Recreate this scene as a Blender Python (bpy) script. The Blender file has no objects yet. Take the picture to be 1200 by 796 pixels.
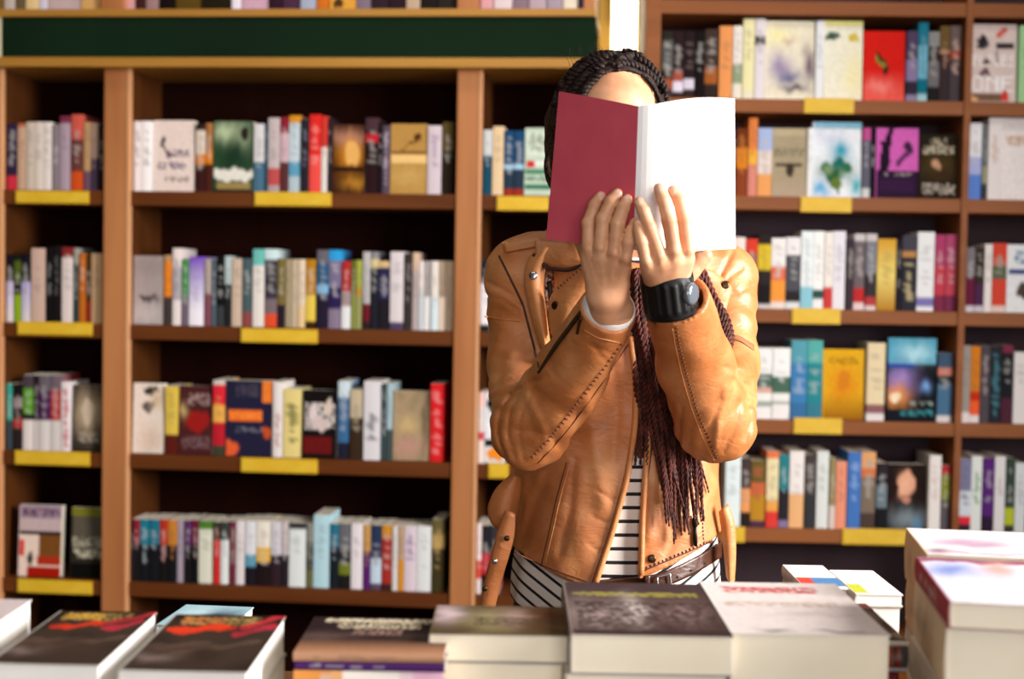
import bpy, bmesh, math, random
import numpy as np
from mathutils import Vector, Matrix
from mathutils.bvhtree import BVHTree

random.seed(7)
rng = np.random.default_rng(11)
SC = bpy.context.scene
COL = SC.collection

# ------------------------------------------------------------------ camera
FPX = 1666.667
CAM = np.array([0.0, 0.0, 1.37])
PITCH, ROLL = math.radians(2.22), math.radians(0.9686)
_F = np.array([0, math.cos(PITCH), -math.sin(PITCH)])
_R0 = np.array([1.0, 0, 0]); _U0 = np.array([0, math.sin(PITCH), math.cos(PITCH)])
_R = math.cos(ROLL) * _R0 + math.sin(ROLL) * _U0
_U = math.cos(ROLL) * _U0 - math.sin(ROLL) * _R0
cd = bpy.data.cameras.new('camera'); cam = bpy.data.objects.new('camera', cd); COL.objects.link(cam)
M = Matrix.Identity(4)
for i in range(3):
    M[i][0], M[i][1], M[i][2], M[i][3] = _R[i], _U[i], -_F[i], CAM[i]
cam.matrix_world = M
cd.sensor_width = 36.0; cd.sensor_fit = 'HORIZONTAL'; cd.lens = 50.0
cd.clip_start = 0.05; cd.clip_end = 60
cd.dof.use_dof = True; cd.dof.focus_distance = 1.77; cd.dof.aperture_fstop = 4.2; cd.dof.aperture_blades = 7
SC.camera = cam
SC.view_settings.view_transform = 'Standard'
SC.view_settings.look = 'None'
SC.view_settings.gamma = 1.0
SC.view_settings.use_curve_mapping = False
SC.view_settings.exposure = -1.0

# ------------------------------------------------------------------ light
w = bpy.data.worlds.new('room_light'); SC.world = w; w.use_nodes = True
w.node_tree.nodes['Background'].inputs[0].default_value = (1.0, 0.97, 0.95, 1)
w.node_tree.nodes['Background'].inputs[1].default_value = 0.06
def area(name, loc, target, sx, sy, power, col):
    l = bpy.data.lights.new(name, 'AREA'); l.shape = 'RECTANGLE'; l.size = sx; l.size_y = sy
    l.energy = power; l.color = col
    o = bpy.data.objects.new(name, l); COL.objects.link(o); o.location = loc
    o.rotation_euler = (Vector(target) - Vector(loc)).to_track_quat('-Z', 'Y').to_euler()
    return o
wl = area('shop_window_light', (2.55, 1.0, 1.95), (0.25, 1.95, 1.2), 1.1, 1.5, 168, (1.0, 0.96, 0.93)); wl.data.spread = math.radians(95)
area('shop_front_window', (0.6, -2.4, 1.65), (0.2, 3.0, 1.2), 2.4, 1.9, 170, (1.0, 0.965, 0.93))
area('overhead_fill_light', (-0.3, 0.6, 3.2), (0.0, 3.2, 1.0), 1.6, 0.8, 22, (1.0, 0.94, 0.86))  # unseen overhead lamp added as fill for the book fronts
area('ceiling_light_by_shelves', (0.5, 2.75, 3.3), (0.5, 3.8, 1.3), 3.2, 0.4, 32, (1.0, 0.93, 0.85))

def ray(px, py):
    return _F + (px - 600) / FPX * _R - (py - 398) / FPX * _U
def U(px, py, Y):
    d = ray(px, py); return CAM + d * (Y / d[1])
def onz(px, py, z):
    d = ray(px, py); return CAM + d * ((z - CAM[2]) / d[2])

# ------------------------------------------------------------------ helpers
def s2l(c):
    c = np.asarray(c, float); return np.where(c <= 0.04045, c / 12.92, ((c + 0.055) / 1.055) ** 2.4)
def hexl(h):
    return s2l([int(h[i:i + 2], 16) / 255 for i in (0, 2, 4)])
def obj(name, me, mat=None, parent=None):
    o = bpy.data.objects.new(name, me); COL.objects.link(o)
    if mat is not None and me is not None and not me.materials: me.materials.append(mat)
    if parent is not None: o.parent = parent
    return o
def empty(name, loc=(0, 0, 0), rz=0.0):
    o = bpy.data.objects.new(name, None); COL.objects.link(o); o.location = loc; o.rotation_euler = (0, 0, rz); o.empty_display_size = 0.05
    return o
def tag(o, label, cat, group=None):
    o['label'] = label; o['category'] = cat
    if group: o['group'] = group
    return o
def mesh(name, verts, faces, smooth=False):
    me = bpy.data.meshes.new(name)
    me.from_pydata([tuple(v) for v in verts], [], [tuple(f) for f in faces])
    me.update()
    if smooth: me.polygons.foreach_set('use_smooth', [True] * len(me.polygons))
    return me
def box_me(name, x0, x1, y0, y1, z0, z1, bev=0.0):
    bm = bmesh.new()
    bmesh.ops.create_cube(bm, size=1.0)
    for v in bm.verts:
        v.co = Vector((x0 + (v.co.x + .5) * (x1 - x0), y0 + (v.co.y + .5) * (y1 - y0), z0 + (v.co.z + .5) * (z1 - z0)))
    if bev > 0:
        bmesh.ops.bevel(bm, geom=bm.edges[:], offset=bev, segments=2, profile=0.6, affect='EDGES')
    me = bpy.data.meshes.new(name); bm.to_mesh(me); bm.free()
    return me
def tube_me(name, pts, rad, sides=8, closed=False):
    """a swept tube along a polyline; rad may be one number or one per point"""
    P = np.asarray(pts, float); n = len(P)
    rad = np.full(n, rad) if np.isscalar(rad) else np.asarray(rad)
    T = np.gradient(P, axis=0); T /= np.linalg.norm(T, axis=1)[:, None] + 1e-12
    up = np.array([0, -1.0, 0.2]); vs = []
    for i in range(n):
        a = np.cross(T[i], up); 
        if np.linalg.norm(a) < 1e-3: a = np.cross(T[i], [1.0, 0, 0])
        a /= np.linalg.norm(a); b = np.cross(T[i], a)
        for k in range(sides):
            t = 2 * math.pi * k / sides
            vs.append(P[i] + rad[i] * (math.cos(t) * a + math.sin(t) * b))
    fs = []
    for i in range(n - 1):
        for k in range(sides):
            k2 = (k + 1) % sides
            fs.append((i * sides + k, i * sides + k2, (i + 1) * sides + k2, (i + 1) * sides + k))
    fs.append(tuple(range(sides))[::-1]); fs.append(tuple((n - 1) * sides + k for k in range(sides)))
    return vs, fs
def join_vf(parts):
    V, F = [], []
    for v, f in parts:
        o = len(V); V += list(v); F += [tuple(i + o for i in q) for q in f]
    return V, F
def resample(pts, n):
    P = np.asarray(pts, float); s = np.r_[0, np.cumsum(np.linalg.norm(np.diff(P, axis=0), axis=1))]
    t = np.linspace(0, s[-1], n)
    return np.stack([np.interp(t, s, P[:, k]) for k in range(P.shape[1])], 1)
def smooth_pts(pts, n, it=3):
    P = resample(pts, n)
    for _ in range(it):
        P[1:-1] = 0.25 * P[:-2] + 0.5 * P[1:-1] + 0.25 * P[2:]
    return P

# ------------------------------------------------------------------ materials
def newmat(name):
    m = bpy.data.materials.new(name); m.use_nodes = True
    nt = m.node_tree; return m, nt, nt.nodes['Principled BSDF']
def simple(name, h, rough=0.6, metal=0.0, spec=0.5):
    m, nt, b = newmat(name)
    b.inputs['Base Color'].default_value = (*hexl(h), 1); b.inputs['Roughness'].default_value = rough
    b.inputs['Metallic'].default_value = metal; b.inputs['Specular IOR Level'].default_value = spec
    return m
def noisy(name, h1, h2, scale=8, rough=0.6, stretch=(1, 1, 1), bump=0.0, detail=4, spec=0.4, bscale=None, lo=.3, hi=.7):
    m, nt, b = newmat(name); N = nt.nodes; L = nt.links
    tc = N.new('ShaderNodeTexCoord'); mp = N.new('ShaderNodeMapping'); mp.inputs['Scale'].default_value = stretch
    nz = N.new('ShaderNodeTexNoise'); nz.inputs['Scale'].default_value = scale; nz.inputs['Detail'].default_value = detail
    cr = N.new('ShaderNodeValToRGB'); cr.color_ramp.elements[0].position = lo; cr.color_ramp.elements[1].position = hi
    cr.color_ramp.elements[0].color = (*hexl(h1), 1); cr.color_ramp.elements[1].color = (*hexl(h2), 1)
    L.new(tc.outputs['Object'], mp.inputs[0]); L.new(mp.outputs[0], nz.inputs['Vector'])
    L.new(nz.outputs['Fac'], cr.inputs[0]); L.new(cr.outputs[0], b.inputs['Base Color'])
    b.inputs['Roughness'].default_value = rough; b.inputs['Specular IOR Level'].default_value = spec
    if bump:
        n2 = N.new('ShaderNodeTexNoise'); n2.inputs['Scale'].default_value = bscale or scale * 4; n2.inputs['Detail'].default_value = 6
        L.new(mp.outputs[0], n2.inputs['Vector'])
        bp = N.new('ShaderNodeBump'); bp.inputs['Strength'].default_value = bump; bp.inputs['Distance'].default_value = 0.002
        L.new(n2.outputs['Fac'], bp.inputs['Height']); L.new(bp.outputs[0], b.inputs['Normal'])
    return m
def printed(name, rough=0.7):
    m, nt, b = newmat(name); a = nt.nodes.new('ShaderNodeAttribute'); a.attribute_name = 'Col'
    nt.links.new(a.outputs['Color'], b.inputs['Base Color']); b.inputs['Roughness'].default_value = rough
    b.inputs['Specular IOR Level'].default_value = 0.08
    return m
MAT = dict(
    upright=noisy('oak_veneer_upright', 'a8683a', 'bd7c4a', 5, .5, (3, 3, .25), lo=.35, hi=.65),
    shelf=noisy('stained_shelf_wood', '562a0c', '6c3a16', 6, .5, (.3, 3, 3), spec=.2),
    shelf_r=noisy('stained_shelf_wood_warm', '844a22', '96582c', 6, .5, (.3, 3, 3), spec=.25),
    back=noisy('shaded_back_panel', '180603', '220a04', 4, .9, (2, 2, .3), spec=.05),  # near-black colour holds the shade inside the cavities
    back_r=noisy('light_greyed_back_panel', '44373d', '4c3e44', 4, .9, (2, 2, .3), spec=.05),  # same dark wood, greyed to carry the stronger light on this case
    trim=noisy('ochre_trim_wood', 'a8742c', 'bc8838', 6, .45, (.3, 3, 3)),
    green=noisy('dark_green_fascia_paint', '061d0a', '0a2410', 3, .8, spec=.15),
    edge=noisy('lit_oak_edge', 'd49464', 'dea474', 5, .45, (3, 3, .25), lo=.35, hi=.65),
    side=noisy('dark_shade_lining', '4a260c', '58300f', 5, .8, (3, 3, .25), spec=.1),
    tag=noisy('yellow_shelf_label_plastic', 'd6a81c', 'e0b62c', 30, .4),
    cover=printed('printed_book_cover'),
    page=noisy('cream_paper_edges', 'ece0c8', 'f4ead6', 60, .85, (.2, .2, 14)),
    pagew=noisy('white_paper_edges', 'ebe8e2', 'f8f6f2', 60, .85, (.2, .2, 14)),
    floor=noisy('worn_wood_floor', '4a3220', '5e4128', 3, .5, (1, .2, 1)),
    wall=noisy('warm_plaster_wall', 'd0a048', 'd8aa54', 5, .8),
    table=noisy('table_wood', '5c3a20', '6e4628', 5, .45, (.3, 3, 3)),
)
# ------------------------------------------------------------------ room
def struct(name, me, mat):
    o = obj(name, me, mat); o['kind'] = 'structure'; return o
struct('floor', box_me('floor', -4.5, 5, -1.5, 5.0, -0.1, 0.0), MAT['floor'])
struct('wall_back', box_me('wall_back', -4.5, 5, 4.30, 4.45, 0.0, 3.6), MAT['wall'])

# ------------------------------------------------------------------ shelf frames
class Frame:
    def __init__(s, s_slope):
        s.a = math.atan(s_slope); s.ud = np.array([math.cos(s.a), math.sin(s.a), 0]); s.vd = np.array([-math.sin(s.a), math.cos(s.a), 0])
        s.o = np.array([0, 3.85, 0.0])
    def hit(s, px, py, v=0.0):
        d = ray(px, py); t = (v - np.dot(CAM - s.o, s.vd)) / np.dot(d, s.vd); p = CAM + t * d - s.o
        return float(np.dot(p, s.ud)), float(p[2])
    def u(s, px, py=350, v=0.0): return s.hit(px, py, v)[0]
    def w(s, u, v, z): return s.o + s.ud * u + s.vd * v + np.array([0, 0, z])
FL, FR = Frame(-0.0937), Frame(-0.0222)
LZ = [1.571, 1.200, 0.839, 0.479]; LT = 0.040
RZ = [1.842, 1.582, 1.279, 0.979, 0.683]; RT = 0.037
DEPTH = 0.25

def case_root(fr, name, label):
    e = empty(name, tuple(fr.o), fr.a); tag(e, label, 'bookcase', 'bookcases along the back wall'); return e
CL = case_root(FL, 'bookcase', 'wooden bookcase with dark green board above and wide oak uprights')
CR = case_root(FR, 'bookcase', 'warm brown bookcase with thin dividers behind the raised white page')

def part_box(root, name, u0, u1, v0, v1, z0, z1, mat, bev=0.002):
    return obj(name, box_me(name, u0, u1, v0, v1, z0, z1, bev), mat, root)

# left case
ups = [(FL.u(-36), FL.u(3.5)), (FL.u(121.5), FL.u(152.5)), (FL.u(532.5), FL.u(562)), (FL.u(684, 60), FL.u(697, 60))]
ZTOP = FL.hit(300, 77)[1]
for a, b in ups:
    part_box(CL, 'upright', a, b - .010, -0.006, DEPTH, 0.0, ZTOP, MAT['upright'], 0.003)
    part_box(CL, 'lit_edge_strip', b - .010, b, -0.008, 0.012, 0.0, ZTOP, MAT['edge'], 0.002)  # lighter wood colour paints in the light on the bevelled edge
    part_box(CL, 'shade_lining', b - .010, b - .0005, 0.012, DEPTH, 0.0, ZTOP, MAT['side'], 0)  # dark sheet added to paint the shade on the inner sides
for (a, b) in zip(ups[:-1], ups[1:]):
    for z in LZ + [0.10]:
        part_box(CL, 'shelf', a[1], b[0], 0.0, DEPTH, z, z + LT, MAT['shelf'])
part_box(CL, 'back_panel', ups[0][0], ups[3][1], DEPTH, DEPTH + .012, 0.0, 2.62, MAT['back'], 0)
part_box(CL, 'plinth', ups[0][1], ups[3][0], 0.03, 0.05, 0.0, 0.10, MAT['shelf'], 0)
ft, fb = FL.hit(300, 20, -.04)[1], FL.hit(300, 68, -.04)[1]
u0, u1 = FL.u(2, 45, -.04), FL.u(698, 45, -.04)
part_box(CL, 'fascia_board', u0, u1, -0.040, 0.0, fb, ft, MAT['green'], .001)
part_box(CL, 'lower_trim', FL.u(-36, 45, -.05), u1, -0.052, DEPTH, fb - .026, fb, MAT['trim'], .002)
part_box(CL, 'upper_trim', FL.u(-36, 45, -.05), u1, -0.052, DEPTH, ft, ft + .020, MAT['trim'], .002)
part_box(CL, 'fascia_end', FL.u(-36, 45, -.04), u0 - .001, -0.042, 0.0, fb, ft, simple('cream_painted_wood', 'd8d0b0', .6), .001)
LTOPZ = ft + .020
for a, b in ((118, 145), (536, 561), (684, 697)):
    part_box(CL, 'upper_upright', FL.u(a, 5), FL.u(b, 5), 0.0, DEPTH, LTOPZ, 2.62, MAT['upright'])
part_box(CL, 'top_board', ups[0][0], ups[3][1], 0.0, DEPTH, 2.62, 2.65, MAT['trim'])

# right case
rups = [(FR.u(756, 60), FR.u(774, 60)), (FR.u(1123, 350), FR.u(1131, 350)), (FR.u(1400), FR.u(1420))]
RTOP = FR.hit(900, 17)[1]
for a, b in rups:
    part_box(CR, 'upright', a, b, -0.004, DEPTH, 0.0, 2.45, MAT['shelf_r'], .002)
for (a, b) in zip(rups[:-1], rups[1:]):
    for z in RZ + [0.38, 0.08]:
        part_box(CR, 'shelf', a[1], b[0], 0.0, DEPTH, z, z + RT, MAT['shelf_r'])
    part_box(CR, 'shelf', a[1], b[0], 0.0, DEPTH, RTOP, RTOP + .037, MAT['shelf_r'])
    part_box(CR, 'top_board', a[1], b[0], 0.0, DEPTH, 2.41, 2.45, MAT['shelf_r'])
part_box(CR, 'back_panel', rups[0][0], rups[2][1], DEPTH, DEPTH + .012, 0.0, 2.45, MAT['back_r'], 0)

# lamp in the gap between the two cases
lm, nt, b = newmat('glowing_lamp_glass')
b.inputs['Emission Color'].default_value = (1.0, 0.88, 0.60, 1); b.inputs['Emission Strength'].default_value = 9.0
b.inputs['Base Color'].default_value = (.9, .88, .8, 1)
uL, uR = FR.u(716, 30, .33), FR.u(748, 30, .33)
uc, rl = (uL + uR) / 2, (uR - uL) / 2 - .002
zb = FR.hit(730, 64, .33)[1]
p = FR.w(uc, .35, zb)
lamp = empty('wall_lamp', tuple(p), FR.a)
tag(lamp, 'tall glowing frosted wall lamp in the gap between the two bookcases', 'lamp')
ring = lambda r, z, n=32: [(r * math.cos(2 * math.pi * k / n), r * math.sin(2 * math.pi * k / n), z) for k in range(n)]
def lathe(name, prof, n=32):
    V = []; F = []
    for r, z in prof: V += ring(r, z, n)
    for i in range(len(prof) - 1):
        for k in range(n):
            F.append((i * n + k, i * n + (k + 1) % n, (i + 1) * n + (k + 1) % n, (i + 1) * n + k))
    F.append(tuple(range(n))[::-1]); F.append(tuple((len(prof) - 1) * n + k for k in range(n)))
    return mesh(name, V, F, True)
obj('lamp_glass', lathe('lamp_glass', [(rl * .9, 0), (rl, .01), (rl, .55), (rl * .9, .56)]), lm, lamp)
brass = simple('aged_brass', 'a07830', .35, .9)
obj('lamp_cap', lathe('lamp_cap', [(rl * .5, -.03), (rl * .95, -.012), (rl * .95, -.001)]), brass, lamp)
obj('wall_plate', box_me('wall_plate', -.03, .03, rl, 4.30 - p[1] - .001, .1, .5, .003), brass, lamp)
# ------------------------------------------------------------------ books
NZS, NCS = 26, 4          # colour samples down and across a spine
NFX, NFY = 26, 40         # ... and on a front cover
def mix(a, b, t): return a * (1 - t) + b * t
def spine_img(spec):
    """'2d2140*8 c83040*2' bands from the top; 'a>b*4' blends; '/rrggbb@.1-.6' a column of lettering"""
    txt = None
    if '/' in spec:
        spec, t = spec.split('/'); c, r = (t.strip().split('@') + ['.12-.62'])[:2]; txt = (hexl(c), [float(x) for x in r.split('-')])
    segs = []
    for s in spec.split():
        c, wt = (s.split('*') + ['1'])[:2]; ab = c.split('>'); segs.append((hexl(ab[0]), hexl(ab[-1]), float(wt)))
    tot = sum(s[2] for s in segs); img = np.zeros((NZS + 1, NCS + 1, 3))
    for i in range(NZS + 1):
        v = i / NZS * tot; acc = 0
        for a, b, wt in segs:
            if v <= acc + wt + 1e-9 or (a, b, wt) is segs[-1]:
                img[i, :] = mix(a, b, min(1, max(0, (v - acc) / wt))); break
            acc += wt
    if txt is None:
        base = img[int(NZS * .35), 0]; lum = base.mean()
        txt = (mix(base, np.array([.75, .72, .68]) if lum < .25 else np.array([.08, .07, .08]), .45 if lum < .25 else .35), [.1 + .1 * random.random(), .5 + .2 * random.random()])
    for i in range(NZS + 1):
        v = i / NZS
        if txt[1][0] <= v <= txt[1][1] and random.random() < .68:
            img[i, 2] = mix(img[i, 2], txt[0], .75)
            if random.random() < .4: img[i, 1] = mix(img[i, 1], txt[0], .5)
            if random.random() < .4: img[i, 3] = mix(img[i, 3], txt[0], .5)
    return img
GL = dict(O='01110100011000110001100011000101110', N='10001110011010110011100011000110001', E='11111100001000011110100001000011111',
          P='11110100011000111110100001000010000', L='10000100001000010000100001000011111', A='01110100011000111111100011000110001',
          C='01111100001000010000100001000001111', S='01111100001000001110000010000111110')
def front_img(base, ops, nx=NFX, ny=NFY):
    img = np.zeros((ny + 1, nx + 1, 3)); img[:] = hexl(base)
    X, Y = np.meshgrid(np.linspace(0, 1, nx + 1), np.linspace(0, 1, ny + 1))
    q = rng.random(6) * 6.28; XR, YR = X, Y
    XW = X + .022 * np.sin(11 * Y + q[0]) + .018 * np.sin(23 * Y + 9 * X + q[1]); YW = Y + .018 * np.sin(13 * X + q[2]) + .014 * np.sin(27 * X + 8 * Y + q[3])
    for o in ops:
        X, Y = (XW, YW) if o[0] in 'egln' else (XR, YR)
        k, c = o[0], hexl(o[-1])
        if k == 'r':
            m = (X >= o[1]) & (X <= o[3]) & (Y >= o[2]) & (Y <= o[4]); img[m] = c
        elif k == 'e':
            m = ((X - o[1]) / o[3]) ** 2 + ((Y - o[2]) / o[4]) ** 2
            f = np.clip((1.25 - m) / .5, 0, 1)[..., None]; img = img * (1 - f) + c * f
        elif k == 'g':      # soft glow of colour
            m = ((X - o[1]) / o[3]) ** 2 + ((Y - o[2]) / o[4]) ** 2
            f = np.exp(-m)[..., None]; img = img * (1 - f) + c * f
        elif k == 'v':      # vertical blend from what is there to c between y0 and y1
            f = np.clip((Y - o[1]) / (o[2] - o[1]), 0, 1)[..., None]; img = img * (1 - f) + c * f
        elif k == 'w':      # a line of blurred lettering
            m = (X >= o[1]) & (X <= o[3]) & (Y >= o[2]) & (Y <= o[4]); r = rng.random(X.shape) < .6; img[m & r] = mix(img[m & r], c, .85)
        elif k == 'n':      # mottled patches of a second colour
            s = rng.random((5,)) * 6; f = .5 + .25 * np.sin(X * o[1] * 7 + s[0] + 2 * np.sin(Y * o[1] * 5 + s[1])) + .25 * np.sin(Y * o[1] * 8 + s[2] + 2 * np.sin(X * o[1] * 4 + s[3]))
            f = np.clip((f - .5) * 2.5, 0, 1)[..., None] * o[2]; img = img * (1 - f) + c * f
        elif k == 'l':      # a stroke
            x0, y0, x1, y1, wd = o[1:6]; dx, dy = x1 - x0, y1 - y0
            t = np.clip(((X - x0) * dx + (Y - y0) * dy) / (dx * dx + dy * dy), 0, 1)
            d = np.hypot(X - x0 - t * dx, Y - y0 - t * dy); img[d < wd] = c
        elif k == 't':      # letters
            x0, y0, x1, y1, word = o[1:6]; n = len(word)
            u = (X - x0) / (x1 - x0) * (n * 6 - 1); v = (Y - y0) / (y1 - y0) * 7
            for q, ch in enumerate(word):
                for yy in range(ny + 1):
                    for xx in range(nx + 1):
                        a, bb = u[yy, xx] - q * 6, v[yy, xx]
                        if 0 <= a < 5 and 0 <= bb < 7 and GL[ch][int(bb) * 5 + int(a)] == '1': img[yy, xx] = c
    if ops: img = img * (1 + .16 * (rng.random(img.shape[:2]) - .5))[..., None]
    return np.clip(img, 0, 1)
def book_meshes(W, T, H, simg, fimg, cols=None):
    """cover: spine at X=0 facing -X, front board at Y=0 facing -Y; and the block of pages"""
    t = min(.0012, T * .15)
    sn, fn = simg.shape[1] - 1, fimg.shape[1] - 1
    ny = max(simg.shape[0], fimg.shape[0]) - 1
    prof = [(W, T)]; src = [('s', 0)]
    for k in range(sn + 1):
        y = T * (1 - k / sn); prof.append((-.0012 * math.sin(math.pi * k / sn), y)); src.append(('s', k))
    for k in range(1, fn + 1): prof.append((W * k / fn, 0)); src.append(('f', k))
    no = len(prof)
    prof += [(W, t), (t, t), (t, T - t), (W, T - t)]; src += [('i', 0)] * 4
    K = len(prof); V = []; C = []
    for r in range(ny + 1):
        z = H * (1 - r / ny); rs = round(r / ny * (simg.shape[0] - 1)); rf = round(r / ny * (fimg.shape[0] - 1))
        for (x, y), (q, k) in zip(prof, src):
            V.append((x, y, z)); C.append(simg[rs, k] if q == 's' else fimg[rf, k] if q == 'f' else (.7, .66, .6))
    F = [(r * K + k, (r + 1) * K + k, (r + 1) * K + (k + 1) % K, r * K + (k + 1) % K) for r in range(ny) for k in range(K)]
    f0 = 1 + sn
    for r, flip in ((0, False), (ny, True)):
        b = r * K
        caps = [[b, b + 1, b + no + 2, b + no + 3], [b + 1 + k for k in range(sn + 1)] + [b + no + 1, b + no + 2],
                [b + f0 + k for k in range(fn + 1)] + [b + no, b + no + 1]]
        for c in caps: F.append(tuple(c[::-1]) if flip else tuple(c))
    me = mesh('cover', V, F)
    at = me.color_attributes.new('Col', 'FLOAT_COLOR', 'POINT')
    A = np.ones((len(V), 4)); A[:, :3] = np.array(C); at.data.foreach_set('color', A.ravel())
    pm = box_me('page_block', t + .0002, W - .0015, t + .0002, T - t - .0002, .0008, H - .0008)
    return me, pm
def add_book(name, W, T, H, simg, fimg, mtx, label, group, white=False):
    me, pm = book_meshes(W, T, H, simg, fimg)
    o = obj(name, me, MAT['cover']); o.matrix_world = mtx
    p = obj('page_block', pm, MAT['pagew' if white else 'page'], o)
    tag(o, label, 'book', group); return o
NAMES = [('black', '141214'), ('charcoal', '38343a'), ('grey', '8a8888'), ('pale grey', 'c4c0c2'), ('white', 'f2eeee'), ('cream', 'ecdcc0'), ('tan', 'c8a47c'),
         ('brown', '70452a'), ('dark brown', '3a2218'), ('red', 'd0302c'), ('dark red', '7a2028'), ('orange', 'e08830'), ('ochre', 'b8862c'), ('yellow', 'e6cc50'),
         ('olive', '6c6830'), ('lime', 'a8b030'), ('green', '4a8a50'), ('dark green', '24402c'), ('teal', '1a7888'), ('pale blue', 'a8cce0'), ('blue', '4a7cc0'),
         ('navy', '242a50'), ('purple', '6a3c90'), ('lilac', 'bcacc8'), ('plum', '5a2440'), ('pink', 'e0a0a8'), ('mauve', '907080'), ('salmon', 'e8906c'), ('steel blue', '4a6880'), ('beige', 'd8c4ac')]
def cname(h):
    c = np.array([int(h[i:i + 2], 16) for i in (0, 2, 4)], float)
    return min(NAMES, key=lambda n: np.abs(c - np.array([int(n[1][i:i + 2], 16) for i in (0, 2, 4)])).sum())[0]
ORD = 'first second third fourth fifth sixth seventh eighth ninth tenth eleventh twelfth thirteenth fourteenth fifteenth sixteenth seventeenth eighteenth nineteenth twentieth'.split()
ORD += ['twenty-' + x for x in ORD[:9]] + ['thirtieth'] + ['thirty-' + x for x in ORD[:9]]
def look(spec):
    spec = spec.split('/')[0]; cs = []
    for s in spec.split():
        for c in s.split('*')[0].split('>'): cs.append((cname(c), float((s.split('*') + ['1'])[1])))
    names = []
    for c, wt in sorted(cs, key=lambda q: -q[1]):
        if c not in names: names.append(c)
    return names[0] if len(names) == 1 else names[0] + ' and ' + names[1]
def shelf_row(fr, zt, xmid_y, books, place, group, v0=0.016):
    for i, bk in enumerate(books):
        x0, x1, yt, art = bk[:4]; opt = bk[4] if len(bk) > 4 else {}
        ua, ub = fr.u(x0, xmid_y, v0), fr.u(x1, xmid_y, v0)
        for e0, e1 in (ups if fr is FL else rups) if yt is not None else []:
            mb = (ua + ub) / 2; me_ = (e0 + e1) / 2
            if me_ < mb < e1 + .08 and ua < e1 + .0008: ua = e1 + .0008; ub = max(ub, ua + .006)
            if e0 - .08 < mb < me_ and ub > e0 - .0008: ub = e0 - .0008
        if i and ua < prev: ua = prev
        prev = ub
        z = zt + .0006
        h = max(.08, fr.hit((x0 + x1) / 2, yt, v0)[1] - z) if yt is not None else opt.get('h', .19)
        if isinstance(art, str):
            T = ub - ua - .0008; Wd = min(.17, h * random.uniform(.62, .68))
            simg = spine_img(art); base = simg[NZS // 2, 0]
            fimg = np.zeros((2, 2, 3)); fimg[:] = base
            R = Matrix.Rotation(fr.a + math.pi / 2, 4, 'Z')      # local X runs into the shelf, local Y to -u
            tilt = Matrix.Rotation(opt.get('tilt', 0), 4, 'X')
            loc = fr.w(ub - .0004, v0 + random.uniform(0, .006), z + (T * math.sin(abs(opt.get('tilt', 0))) if opt.get('tilt', 0) < 0 else 0))
            nm = 'paperback_book'
            lab = opt.get('lab') or f"{look(art)} book spine, {ORD[i]} along {place}"
        else:
            base, ops, desc = art
            T = opt.get('T', .024); Wd = ub - ua - .0008
            if opt.get('spine'): simg = spine_img(opt['spine'])
            else: simg = np.zeros((2, 3, 3)); simg[:] = hexl(base)
            fimg = front_img(base, ops)
            lean = opt.get('lean', .07)
            R = Matrix.Rotation(fr.a, 4, 'Z'); tilt = Matrix.Rotation(-lean, 4, 'X')
            loc = fr.w(ua + .0004, v0 + opt.get('v', .004), z + opt.get('dz', 0) + T * math.sin(lean))
            nm = 'face_out_book'
            lab = f"{desc}, {ORD[i]} along {place}"
        add_book(nm, Wd, T, h, simg, fimg, Matrix.Translation(loc) @ R @ tilt, lab, group)
NARROW = ["top shelf of narrow end bay", "second shelf of narrow end bay", "third shelf of narrow end bay", "bottom shelf of narrow end bay"]
def row(fr, zb, th, ymid, books, place, v0=.016):
    shelf_row(fr, zb + th, ymid, books, 'the ' + place, 'books on the ' + place, v0)
# ---- narrow bay at the end
row(FL, LZ[0], LT, 185, [
 (4, 19, 145, '2d2140*8 c83040*2.2'), (20, 30, 144, 'b06040*.6 c9a58a*9'), (30.5, 40, 143, 'cfc0b0'), (40, 50, 143, 'ded0c4'), (50, 60, 143, 'e8dcd4'),
 (60.5, 69.5, 146, '8a7d82'), (70, 81.5, 136, '7a3048*1 b09aa8*8'), (83, 96, 134, 'd05a4a*3.4 6a3a32*4 d2501a*2.6'), (97, 106, 143, 'c0966a*7 705060*3'),
 (106, 114, 144, 'b09080*5 4a3a50*5'), (115, 120.5, 146, '201818')], NARROW[0])
row(FL, LZ[1], LT, 340, [
 (4, 15, 298, '15121c*4 c0b8e0>e0d8d8*6'), (16, 24, 298, '1a1a12*1 4f6020*3 1a1a12*2 8aaa18*4'), (25, 34.5, 298, '15121c*4 b0a8d8>dcd4d0*6'), (36, 52, 291, 'd0b0a0'),
 (53, 61, 289, '141012/808080'), (61.5, 70.5, 288, '181216/606060'), (72, 85, 290, '8a2a28*1.3 e5d5cf*8'), (86, 91, 291, '9a9a90*2 2a4040*7'), (92, 100, 297, 'c06a20'),
 (100.5, 106.5, 298, '4a3018*6 8a2a18*3'), (107, 119, 297, 'd0aa80')], NARROW[1])
row(FL, LZ[2], LT, 490, [
 (4, 14, 450, '3aa090*5.5 3a4a50*4.5'), (15, 25, 450, '1a1416*2 a09090*1.5 2a1010*1.5 b03020*1.5 2a2020*3'), (26, 38, 440, '4a4048*1.6 5a9a20*3.4 181418*1 e8ddd8*4'),
 (38.5, 45, 440, '2a1c28*6 e0d8d4*4'), (45.5, 58, 440, '6a6068*2 482050*4 ddd6d2*4'), (58.5, 70, 440, '70606a*2 b02828*3.5 d8d0cc*4'),
 (71, 82, 448, 'f0e4e4/c03040@.05-.95'), (84, 119, 452, ('2a2420', [('g', .5, .42, .45, .3, 'c8b090'), ('e', .5, .4, .2, .2, 'd0bca4'), ('w', .2, .72, .85, .86, 'b0a490')], 'charcoal cover with a pale portrait'), {'lean': .05})], NARROW[2])
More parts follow.
